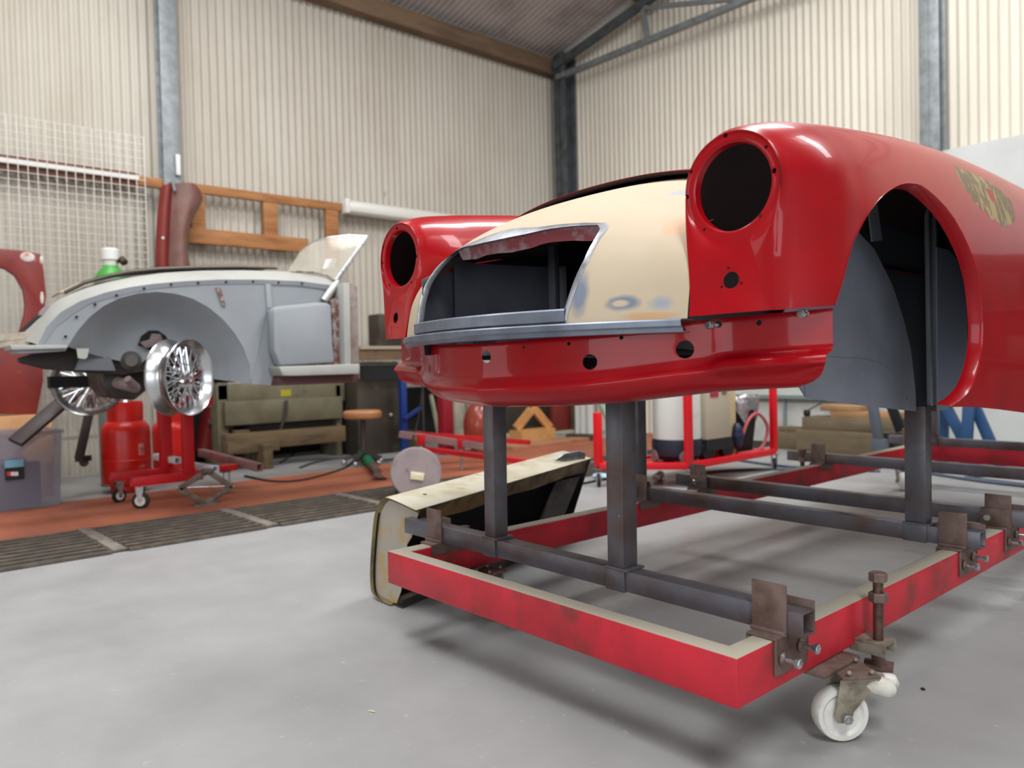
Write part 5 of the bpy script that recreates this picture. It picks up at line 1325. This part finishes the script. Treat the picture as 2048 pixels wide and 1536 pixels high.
# ---- cable reel with socket plate
q = AZ(832, 992); q = AX(832, 944, -4.05)
t = thing('cable_reel', (q.x, q.y, 0), 'round grey metal cable reel with a cream double socket, standing on the drain', 'cable reel')
M_reel = mat('dusty_mauve_metal', (150, 136, 136), .55, metal=.2, c2=(134, 120, 122), scale=8)
nr_ = Vector((.86, -.5, .10)).normalized(); rr_ = .115
mb = MB(); q = Vector((q.x, q.y, rr_+.012)); 
q = AX(832, 945, -4.05); rr_ = q.z-.012 if q.z > .1 else .12
mb.lathe([(.01, .0), (rr_*.96, .0), (rr_, .004), (rr_, .012), (rr_*.97, .016), (.01, .014)], q, nr_, 40); disc = mb.build('front_disc', M_reel, t)
mb = MB(); mb.lathe([(.01, -.085), (rr_*.98, -.085), (rr_, -.08), (rr_*.98, -.072), (.01, -.075)], q, nr_, 40); mb.build('rear_disc', M_reel, t)
mb = MB(); mb.lathe([(rr_*.7, -.072), (rr_*.74, -.03), (rr_*.7, .0)], q, nr_, 30, close=False); mb.build('wound_cable', M_black, t)
ra = nr_.cross(Vector((0, 0, 1))).normalized()*-1; ua = nr_.cross(ra)*-1
if ua.z < 0: ua = -ua
def RP(u, v, h=.018): return q+nr_*h+ra*u+ua*v
cam_r = RT; 
if ra.dot(RT) < 0: ra = -ra
mb = MB(); cs, sn = math.cos(-.18), math.sin(-.18); W2, H2 = .042, .024
pl = [RP(.005+(u*W2)*cs-(v*H2)*sn, -.022+(u*W2)*sn+(v*H2)*cs) for u, v in ((-1, -1), (1, -1), (1, 1), (-1, 1))]
mb.prism(pl, nr_*.012); so = mb.build('socket_plate', mat('cream_socket', (220, 208, 176), .4), t, bevel=.002)
for u, v in ((-.62, .4), (-.66, -.3), (-.2, 0), (.2, 0), (.66, .4), (.62, -.3)):
    c_ = RP(.005+(u*W2)*cs-(v*H2)*sn, -.022+(u*W2)*sn+(v*H2)*cs, .0305); mb = MB(); mb.cyl(c_-nr_*.002, c_+nr_*.0005, .0028, 8); mb.build('socket_slot', M_dark, so)
mb = MB(); c_ = RP(-.055, .03, .016); mb.cyl(c_, c_+nr_*.035, .007, 12); mb.build('winding_knob', M_reel, t)
# ---- angle grinder with green body
a_ = AZ(722, 905, .05); b_ = AZ(752, 940, .05)
t = thing('angle_grinder', ((a_.x+b_.x)/2, (a_.y+b_.y)/2, 0), 'green and black angle grinder lying on the floor left of the cable reel', 'angle grinder')
d_ = (b_-a_); 
mb = MB(); mb.tube([a_-d_*.55, a_-d_*.1, a_+d_*.05], [.022, .03, .036], 14); mb.build('handle', M_black, t)
mb = MB(); mb.tube([a_+d_*.05, a_+d_*.5, a_+d_*.8], [.038, .042, .034], 14); mb.build('motor_housing', mat('green_tool_plastic', (20, 110, 70), .45), t)
mb = MB(); mb.tube([a_+d_*.8, a_+d_*1.1], [.034, .03], 14); mb.lathe([(.0, .0), (.062, .0), (.062, .006), (.02, .02)], a_+d_*1.15+Vector((0, 0, -.03)), (0, .3, 1), 24); mb.build('gear_head_and_disc', M_rust, t)
# ---- cables and hoses on the floor
def cable(name, pts, r, m, label, cat='cable', group=None):
    P = [tuple(AZ(a, b, r)) for a, b in pts]; P = spline(P, 8*len(P)); mb = MB(); mb.tube([(p[0], p[1], r) for p in P], r, 8); return T(name, m, mb, label, cat, group, angle=60)
M_hose = mat('grey_rubber_hose', (70, 70, 66), .6); M_bhose = mat('blue_grey_hose', (84, 94, 110), .5)
cable('cable', [(490, 952), (540, 962), (590, 962), (640, 952), (690, 935), (715, 915)], .009, M_black, 'black cable curving over the red-brown floor left of the grinder')
cable('cable', [(560, 925), (600, 902), (650, 890), (700, 900), (715, 912)], .008, M_hose, 'grey cable looping over the pale sheet behind the grinder')
cable('hose', [(600, 935), (640, 922), (700, 915), (740, 922), (790, 918)], .010, M_hose, 'grey hose lying between grinder and pale planks', 'hose')
mb = MB(); P = [AX(845, 775, -6.0), AX(838, 830, -5.6), AX(828, 870, -5.2), AX(815, 905, -4.7), Vector((q.x-.05, q.y-.12, .05))]; mb.tube(spline(P, 30), .007, 8); T('cable', M_black, mb, 'black cable hanging down behind the cable reel', 'cable', angle=60)
cable('hose', [(1160, 968), (1200, 960), (1215, 958)], .008, M_black, 'thin black cable on the grey floor beyond the cream door', 'hose')
cable('hose', [(1400, 930), (1450, 918), (1530, 928), (1600, 934), (1700, 930), (1790, 934), (1850, 945), (1960, 962), (2048, 972), (2120, 985)], .010, M_bhose, 'blue-grey air hose crossing the floor behind the crossbars', 'hose', 'air hoses beyond the trolley')
cable('hose', [(1400, 945), (1470, 940), (1560, 938), (1640, 940), (1760, 942)], .010, M_bhose, 'second air hose lying nearer, parallel to the long one', 'hose', 'air hoses beyond the trolley')
cable('hose', [(1880, 945), (1930, 935), (1990, 938), (1975, 950), (1930, 955), (1990, 962), (2100, 975)], .010, M_bhose, 'looped air hose behind the right-hand crossbar ends', 'hose', 'air hoses beyond the trolley')

# ---- red cart with vacuum cleaner, box and bucket
t = thing('red_cart', AZ(1400, 940), 'bright red open steel cart carrying a vacuum cleaner, seen under the red nose', 'cart')
M_cart = mat('bright_red_cart', (214, 22, 34), .4)
y1_, y2_ = None, None
cA = AZ(1365, 948, .12); A0 = AZ(1197, 938, .12); A1 = AZ(1378, 938, .12); A2 = AZ(1548, 908, .12)
B0 = A0+(A2-A1)
zt_ = .14
def cb(name, a, b, w_=.045, h_=.045): mb = MB(); mb.beam((a.x, a.y, zt_), (b.x, b.y, zt_), w_, h_); return mb.build(name, M_cart, t, bevel=.003)
cb('front_rail', A0, A1); cb('side_rail', A1, A2); cb('side_rail', A0, B0); cb('rear_rail', B0, A2)
mb = MB(); mb.prism([(p.x, p.y, zt_) for p in (A0, A1, A2, B0)], (0, 0, .006)); mb.build('deck', M_cart, t)
for p_, h_ in ((A1, .85), (A2, .85)):
    mb = MB(); mb.beam((p_.x, p_.y, zt_), (p_.x, p_.y, zt_+h_), .045, .045, up=(0, 1, 0)); mb.build('post', M_cart, t, bevel=.003)
for p_, h_ in ((A0, .36),):
    mb = MB(); mb.beam((p_.x, p_.y, zt_), (p_.x, p_.y, zt_+h_), .045, .045, up=(0, 1, 0)); mb.build('post', M_cart, t, bevel=.003)
for p_ in (A0, A1, A2, B0): small_castor(t, p_.x, p_.y, zt_-.02, .045, .8)
# vacuum cleaner
vc = A0.lerp(A1, .60)+(A2-A1)*.26; fl_ = zt_+.006
t = thing('vacuum_cleaner', (vc.x, vc.y, fl_), 'white drum vacuum cleaner with dark blue base on the red cart', 'vacuum cleaner')
mb = MB(); mb.lathe([(.155, .10), (.165, .16), (.165, .55), (.15, .62)], (vc.x, vc.y, fl_), n=36); mb.build('drum', mat('stained_white_plastic', (214, 216, 210), .4, c2=(180, 168, 130), scale=4, lo=.56, hi=.75), t)
mb = MB(); mb.lathe([(.14, .02), (.17, .05), (.175, .14), (.16, .17)], (vc.x, vc.y, fl_), n=36); mb.build('base', mat('navy_plastic', (28, 30, 46), .5), t)
mb = MB(); mb.lathe([(.15, .62), (.155, .64), (.14, .72), (.05, .76)], (vc.x, vc.y, fl_), n=32); mb.build('motor_head', M_black, t)
for a in (-.6, .9, 2.6, 4.2):
    mb = MB(); c_ = Vector((vc.x+.165*math.cos(a), vc.y+.165*math.sin(a), fl_+.045)); mb.lathe([(.01, -.012), (.045, -.01), (.045, .01), (.01, .012)], c_, (math.cos(a), math.sin(a), 0), 20); mb.build('wheel', M_reel, t)
mb = MB(); hx = vc+Vector((-.10, -.22, 0)); hp = [Vector((hx.x, hx.y, fl_+.62)), Vector((hx.x-.02, hx.y-.02, fl_+.40)), Vector((hx.x-.01, hx.y-.02, fl_+.05))]; mb.tube(spline(hp, 16), .032, 14)
T('vacuum_hose', mat('sage_green_hose', (134, 156, 140), .5), mb, 'thick sage green hose hanging beside the white vacuum drum', 'hose', angle=60)
mb = MB(); h0 = AY(1200, 800, 5.6); h1 = AY(1225, 850, 5.2); h2 = Vector((A0.x+.1, A0.y+.2, fl_+.1)); mb.tube(spline([h0+Vector((0, 0, .1)), h0, h1, h2], 20), .035, 12); T('vacuum_hose', mat('sage_green_hose', (134, 156, 140), .5), mb, 'sage green hose sloping down into the left end of the red cart', 'hose', angle=60)
# beige machine unit in front, wooden box, black bucket with foil
dv_ = (A2-A1); dv_.z = 0; un = dv_.normalized(); nn_ = Vector((un.y, -un.x, 0))
if nn_.dot(CO-A1) < 0: nn_ = -nn_
def on_cart(s, off): p_ = A1+dv_*s-nn_*off; return Vector((p_.x, p_.y, fl_))
ang = math.atan2(un.y, un.x)
c_ = on_cart(.33, .13); t = thing('extractor_unit', c_, 'beige boxy extractor with red label and black wheels on the red cart', 'extractor')
mb = MB(); mb.box(c_+Vector((0, 0, .36)), (.30, .26, .44), rz=ang); mb.build('body', mat('beige_plastic', (178, 168, 148), .5), t, bevel=.012)
mb = MB(); mb.box(c_+Vector((0, 0, .11)), (.30, .26, .08), rz=ang); mb.build('base', M_black, t)
mb = MB(); mb.box(c_+Vector((0, 0, .62)), (.28, .24, .09), rz=ang); mb.build('lid', M_black, t, bevel=.02)
mb = MB(); mb.box(c_+nn_*.131+un*-.05+Vector((0, 0, .48)), (.10, .004, .09), rz=ang); mb.build('red_label', mat('red_label', (170, 40, 60), .5), t)
mb = MB(); mb.box(c_+nn_*.131+un*.07+Vector((0, 0, .48)), (.06, .004, .06), rz=ang); mb.build('olive_label', mat('olive_label', (110, 106, 78), .5), t)
for s in (-.10, .13):
    mb = MB(); mb.lathe([(.01, -.02), (.07, -.018), (.07, .018), (.01, .02)], c_+un*s+nn_*.10+Vector((0, 0, .07)), nn_, 24); mb.build('wheel', M_black, t)
c_ = on_cart(.56, .16); mb = MB(); mb.box(c_+Vector((0, 0, .29)), (.12, .20, .58), rz=ang); T('plywood_box', mat('pale_plywood', (196, 176, 136), .7, c2=(180, 158, 118), scale=5), mb, 'tall pale plywood box between extractor and black bin on the cart', 'box', bevel=.003)
c_ = on_cart(.80, .17); t = thing('black_bin', c_, 'black plastic bin with crumpled foil spilling over its rim, on the cart', 'bin')
mb = MB(); mb.lathe([(.10, .0), (.15, .40), (.155, .41), (.145, .40), (.095, .01)], c_, n=28); mb.build('tub', M_black, t)
mb = MB(); rows = []
for i in range(9):
    a = math.atan2(nn_.y, nn_.x)-1.4+2.0*i/8; rows.append([c_+Vector((math.cos(a)*r_, math.sin(a)*r_, h_+.012*math.sin(i*2.3+k))) for k, (r_, h_) in enumerate(((.10, .36), (.15, .425), (.158, .40), (.150, .33), (.142, .28+.05*math.sin(i*1.7))))])
mb.grid(rows); mb.build('foil', mat('crumpled_foil', (200, 200, 204), .2, metal=1, bump=.01, bscale=30), t, solid=.002)
mb = MB(); arc_ = [on_cart(.62, .02)+Vector((0, 0, .12)), on_cart(.68, .0)+Vector((0, 0, .25)), on_cart(.80, -.0)+Vector((0, 0, .29)), on_cart(.92, .0)+Vector((0, 0, .18)), on_cart(.86, .02)+Vector((0, 0, .03)), on_cart(.6, .04)+Vector((0, 0, .012))]
mb.tube(spline(arc_, 40), .012, 8); T('pink_hose', mat('dull_pink_hose', (176, 84, 88), .5), mb, 'dull pink hose arching over the right end of the red cart deck', 'hose', angle=60)
mb = MB(); c2_ = on_cart(.60, .04); mb.sphere(c2_+Vector((0, 0, .14)), .045, 14, (1, 1, 2.2)); mb.sphere(c2_+Vector((0, 0, .14)), .05, 10); T('dark_bottle', mat('dark_blue_bottle', (30, 36, 66), .4), mb, 'dark blue bottle standing between plywood box and bin on the cart', 'bottle')
# ---- timber stack at the right-hand wall
M_oldt = mat('aged_timber_beam', (118, 104, 82), .8, c2=(92, 80, 62), scale=3, lo=.4, hi=.7, stretch=(.8, 3, 3))
M_newt = mat('newer_timber_board', (176, 138, 96), .75, c2=(146, 112, 80), scale=3, stretch=(.8, 3, 3))
def tb(px0, px1, pyt, pyb, y, d, m, label, z=None):
    a = AY(px0, pyb, y); b = AY(px1, pyt, y); z0 = max(0, a.z) if z is None else z; mb = MB(); mb.b2((a.x, y, z0), (b.x, y+d, max(b.z, z0+.05)))
    return T('timber_beam', m, mb, label, 'timber', 'timber stacked at the right-hand wall', bevel=.004), max(b.z, z0+.05)
o_, z1_ = tb(1592, 1765, 868, 888, 6.35, .30, M_oldt, 'bottom aged beam of the timber stack by the white wall', z=0)
o_, z2_ = tb(1604, 1790, 840, 866, 6.40, .28, M_oldt, 'thick aged beam lying on the bottom one of the stack', z=z1_)
o_, z3_ = tb(1660, 1800, 826, 840, 6.45, .22, M_newt, 'newer tan board on the timber stack, second from the top', z=z2_)
o_, z4_ = tb(1640, 1720, 812, 826, 6.45, .22, M_newt, 'short tan board topmost of the timber stack', z=z3_)
o_, z5_ = tb(1548, 1600, 866, 880, 6.6, .14, M_oldt, 'low aged board left of the timber stack', z=0)
tb(1556, 1604, 856, 868, 6.62, .12, M_oldt, 'tapered aged board on the low board left of the stack', z=z5_)
mb = MB(); q = AY(1614, 838, 6.45); mb.lathe([(.02, 0), (.03, .02), (.028, .05), (.02, .06)], (q.x, q.y, z2_), n=12); mb.tube([Vector((q.x, q.y, z2_+.05)), Vector((q.x+.15, q.y+.1, z2_+.15)), Vector((q.x+.3, q.y+.2, z2_+.26))], .006, 6); T('black_knob_tool', M_black, mb, 'small black tool with a thin rod lying on the timber stack', 'tool')
# grey leaning leg, black leg and clutter
M_gleg = mat('grey_enamel_leg', (88, 96, 104), .4)
mb = MB(); a_ = AY(1742, 790, 5.9); b_ = AY(1758, 886, 5.9); mb.beam(a_, b_, .07, .04, up=(0, 1, 0)); mb.b2((b_.x-.05, 5.87, 0), (b_.x+.06, 5.93, b_.z+.03)); T('grey_leg_stand', M_gleg, mb, 'grey enamelled leaning leg in front of the timber stack', 'machine leg', bevel=.003)
t = thing('black_steel_stand', AY(1790, 860, 6.1), 'black steel stand with sloping leg between timber stack and trolley post', 'stand')
mb = MB(); mb.beam(AY(1778, 800, 6.1), AY(1802, 862, 6.1), .07, .03, up=(0, 1, 0)); mb.build('leg', M_black, t)
mb = MB(); a_ = AY(1762, 866, 6.1); b_ = AY(1820, 866, 6.1); mb.b2((a_.x, 6.0, a_.z-.02), (b_.x, 6.3, a_.z+.01)); mb.build('shelf', M_dk, t)
mb = MB(); mb.b2((a_.x+.05, 6.05, 0), (a_.x+.12, 6.25, a_.z)); mb.build('foot', M_dk, t)
# blue trestle at the white board
M_btr = mat('blue_trestle_paint', (40, 76, 116), .45)
t = thing('blue_trestle', AY(1930, 870, 6.4), 'blue steel A-frame trestle in front of the white boards, right edge', 'trestle')
def leg_(a, b, y, w_=.075): mb = MB(); P = AY(a[0], a[1], y); Q = AY(b[0], b[1], y); Q2 = Vector((Q.x+(Q.x-P.x)*(Q.z-0)/(P.z-Q.z), Q.y, 0)); mb.beam(P, Q2, w_, .04, up=(0, 1, 0)); mb.build('leg', M_btr, t, bevel=.003)
leg_((1885, 800), (1925, 876), 6.4); leg_((1944, 800), (1978, 878), 6.4); leg_((1938, 800), (1934, 876), 6.3); leg_((1888, 800), (1886, 876), 6.5)
mb = MB(); P = AY(1870, 795, 6.4); Q = AY(1960, 793, 6.4); mb.beam(P, Q, .08, .08); mb.build('top_bar', M_btr, t, bevel=.003)
# small white and pink things on the floor by the timber
mb = MB(); q = AZ(1778, 893, .02); mb.sphere((q.x, q.y, .03), 1, 12, (.10, .06, .03)); T('white_rag', mat('white_rag', (224, 222, 216), .8, bump=.01, bscale=20), mb, 'crumpled white rag on the floor by the timber stack', 'rag')
q = AZ(1748, 897); mb = MB(); mb.b2((q.x-.02, q.y-.02, 0), (q.x+.02, q.y+.02, .05)); T('pink_block', mat('pink_block', (220, 140, 130), .6), mb, 'small pink block on the floor left of the white rag', 'block', bevel=.004)
# roll of patterned paper and pale blue rag by the red cart
q = AZ(1312, 955, .03); mb = MB(); mb.cyl(Vector((q.x-.02, q.y+.02, .03))+Vector((-.05, .12, 0)), Vector((q.x, q.y, .03)), .028, 18); T('spray_can', mat('speckled_can', (200, 200, 206), .4, c2=(150, 90, 80), scale=40, lo=.5, hi=.6), mb, 'small speckled can lying on the floor in front of the red cart', 'can')
q = AZ(1205, 952, .02); mb = MB(); mb.sphere((q.x, q.y, .02), 1, 12, (.09, .05, .02)); T('pale_blue_rag', mat('pale_blue_cloth', (186, 206, 226), .8), mb, 'pale blue rag on the floor at the left end of the red cart', 'rag')
# bits of debris on the concrete
q = AZ(744, 1424); mb = MB(); mb.tube([(q.x-.008, q.y-.006, .002), (q.x, q.y, .003), (q.x+.010, q.y+.002, .002)], [.001, .0022, .001], 6); T('straw_scrap', mat('straw', (206, 200, 170), .7), mb, 'tiny pale curled scrap on the bare concrete, lower left', 'scrap')
q = AZ(1846, 1380); mb = MB(); mb.sphere((q.x, q.y, .003), 1, 10, (.006, .004, .003)); T('pebble', M_black, mb, 'tiny dark pebble on the concrete right of the castor', 'pebble')

# ---- cream door shell standing by the front of the trolley
dX0, dX1 = -2.43, -2.295
t = thing('door_shell', (-2.4, 2.1, 0), 'battered cream car door shell standing on its edge beside the trolley front', 'car door')
M_dskin = mat('battered_cream_paint', (208, 202, 184), .45, c2=(186, 176, 148), scale=6, lo=.42, hi=.6, c3=(150, 134, 96), scale3=14, lo3=.62, hi3=.72, metal=.1)
M_dend = mat('yellowed_primer_steel', (166, 158, 146), .6, metal=.15, c2=(176, 144, 84), scale=7, lo=.5, hi=.62, c3=(130, 60, 84), scale3=9, lo3=.72, hi3=.74)
M_dolive = mat('olive_gold_rim', (120, 104, 62), .5, metal=.2, c2=(90, 76, 48), scale=10)
M_dyel = mat('dirty_yellow_inner', (120, 98, 58), .65, c2=(62, 48, 34), scale=9, lo=.42, hi=.6)
A_ = AX(780, 990, -2.36)
def door_prof(u):
    """profile (x, z) of the outer skin at length fraction u; leaning slightly"""
    sh_ = -.30*u; hz = 1.0
    zt = ztop_n*(1-u)+ztop_f*u
    P = [(-2.30, .004), (-2.375, .006), (-2.425, .03), (-2.430, .10), (-2.415, .20), (-2.392, .30), (-2.365, zt-.035), (-2.335, zt-.008), (-2.29, zt), (-2.13, zt-.022)]
    return [(x+sh_*(.0 if i < 2 else 1)*0 + sh_*1.0, z) for i, (x, z) in enumerate(P)]
ztop_n = AX(790, 988, -2.35).z; ztop_f = AX(1145, 900, -2.60).z
yn = AZ(750, 1196).y-.0; yf_ = AX(1160, 905, -2.5).y
yn = 1.445
rows = []
for i in range(15):
    u = i/14; y = yn+(yf_-yn)*u; pr = door_prof(u); sp = spline(pr, 40); rows.append([Vector((p[0], y, max(.002, p[1]))) for p in sp])
mb = MB(); mb.grid(rows); cu = MB()
for px, py, r_ in ((850, 993, .009), (954, 962, .006), (1047, 940, .006)):
    h = AZ(px, py, ztop_n-.01); cu.cyl(h-Vector((0, 0, .05)), h+Vector((0, 0, .05)), r_, 14)
mb.build('door_skin', M_dskin, t, solid=.0018, cut=cu.cutter(), angle=40)
# near end cap
pr = spline(door_prof(0), 40); mb = MB(); inn = [(-2.13, ztop_n-.022)]
capo = [Vector((p[0]+.008 if p[0] < -2.3 else p[0], yn+.010, max(.006, p[1]-(.006 if p[1] > .2 else 0)))) for p in pr if p[1] > .012]
inner_edge = [Vector((x, yn+.010, z)) for x, z in ((-2.13, ztop_n-.03), (-2.145, ztop_n-.06), (-2.175, ztop_n-.12), (-2.205, ztop_n-.15), (-2.20, ztop_n-.19), (-2.225, ztop_n-.24), (-2.25, .06), (-2.28, .012))]
mb.prism(capo+inner_edge, (0, .0025, 0)); mb.build('door_end_cap', M_dend, t)
mb = MB(); o1 = [Vector((p[0], yn-.001, max(.003, p[1]))) for p in pr]; o2 = [Vector((p[0]+(.014 if p[0] < -2.32 else .004), yn+.012, max(.012, p[1]-(.012 if p[1] > .2 else -.008)))) for p in pr]
mb.grid([o1, o2]); mb.build('door_edge_rim', M_dolive, t, solid=.0015, angle=60)
# inner frame: top strip, far brace, bottom return
mb = MB(); rr2 = []
for i in range(9):
    u = i/8; y = yn+.01+(yf_-yn-.02)*u; sh_ = -.30*u; zt = ztop_n*(1-u)+ztop_f*u
    wob = .004*math.sin(i*2.1)
    rr2.append([Vector((-2.135+sh_, y, zt-.024)), Vector((-2.150+sh_, y, zt-.045+wob)), Vector((-2.165+sh_, y, zt-.085+wob))])
mb.grid(rr2); mb.build('inner_top_strip', M_dyel, t, solid=.0015)
yb1 = yf_-.42
mb = MB(); mb.prism([(-2.165-.25, yb1+.18, ztop_f-.10), (-2.165-.28, yb1+.36, ztop_f-.10), (-2.29-.25, yb1+.27, .01), (-2.29-.22, yb1+.08, .01)], (-.01, 0, 0)); mb.build('inner_brace', M_brn, t, bevel=.002)
mb = MB(); cap2 = [Vector((p[0]-.30, yf_-.004, max(.004, p[1]+ztop_f-ztop_n if p[1] > .25 else p[1]))) for p in pr]; mb.prism(cap2, (0, .003, 0)); mb.build('far_end_cap', M_brn, t)
mb = MB(); mb.grid([[Vector((-2.28-.30*i/8, yn+.01+(yf_-yn-.02)*i/8, .006)), Vector((-2.245-.30*i/8, yn+.01+(yf_-yn-.02)*i/8, .008)), Vector((-2.245-.30*i/8, yn+.01+(yf_-yn-.02)*i/8, .03))] for i in range(9)]); mb.build('bottom_return', M_brn, t, solid=.0015)
mb = MB(); mb.grid([[Vector((p.x+.02, p.y, p.z)) for p in r[2:24]] for r in rows]); mb.build('inner_lining', M_dark, t, solid=.001)
mb = MB(); e_ = AX(1168, 912, -2.42); s_ = AX(1108, 925, -2.42)
mb.prism([AX(a, b, -2.43) for a, b in ((1108, 922), (1132, 907), (1158, 903), (1171, 906), (1170, 921), (1140, 924))], (-.006, 0, .004)); mb.build('hinge_tab', M_bare, t, bevel=.001)
mb = MB(); g_ = AZ(1083, 921, ztop_n-.004); g_.z = g_.z+.006
mb.prism([g_+Vector((-.02, -.03, 0)), g_+Vector((.022, -.028, 0)), g_+Vector((.018, .03, 0)), g_+Vector((-.018, .026, 0))], (0, 0, .004)); mb.build('tape_scrap', mat('green_tape', (150, 172, 140), .6, c2=(60, 70, 56), scale=60, lo=.5, hi=.55), t)

# pale bracket arms sticking out at the nose of the grey car
for (a, b, c_) in (((-60, 683), (72, 669), .035), ((-40, 694), (62, 684), .03), ((-10, 676), (56, 700), .02)):
    mb = MB(); mb.beam(AX(a[0], a[1], xf-.25), AX(b[0], b[1], xf-.15), .06, c_); mb.build('nose_bracket_arm', mat('pale_weathered_bracket', (176, 164, 148), .6, c2=(140, 124, 110), scale=9), grey)
# dark shelving rack by the right-hand wall (mirrored in the side of the red wing)
t = thing('shelving_rack', (.8, 6.85, 0), 'dark steel shelving rack standing against the right-hand wall, past the white boards', 'shelving')
for x_ in (-.9, .75, 2.4):
    for y_ in (6.6, 7.05): mb = MB(); mb.beam((x_, y_, 0), (x_, y_, 1.7), .04, .04, up=(0, 1, 0)); mb.build('upright', M_dk, t)
for z_ in (.15, .65, 1.15, 1.68):
    mb = MB(); mb.b2((-.92, 6.58, z_), (2.42, 7.07, z_+.03)); mb.build('shelf', M_dk, t)
mb = MB(); mb.b2((-.92, 7.06, .0), (2.42, 7.08, 1.68)); mb.build('back_panel', M_dk, t)
for i, (x_, w_, z_, h_, c_) in enumerate(((-.6, .4, .68, .3, (120, 60, 50)), (.1, .5, .68, .26, (90, 84, 70)), (1.2, .6, .68, .35, (60, 70, 90)), (-.5, .5, 1.18, .34, (110, 104, 96)), (.4, .4, 1.18, .3, (70, 66, 60)), (1.5, .5, 1.18, .36, (130, 110, 80)), (.2, .8, .18, .4, (70, 60, 54)))):
    mb = MB(); mb.b2((x_-w_/2, 6.62, z_), (x_+w_/2, 7.0, z_+h_)); T('storage_crate', mat('crate_%d' % i, c_, .6), mb, ('reddish', 'olive', 'blue', 'light grey', 'dark grey', 'tan', 'large dark brown')[i]+' crate on the shelving rack', 'crate', 'crates on the shelving rack', bevel=.01)
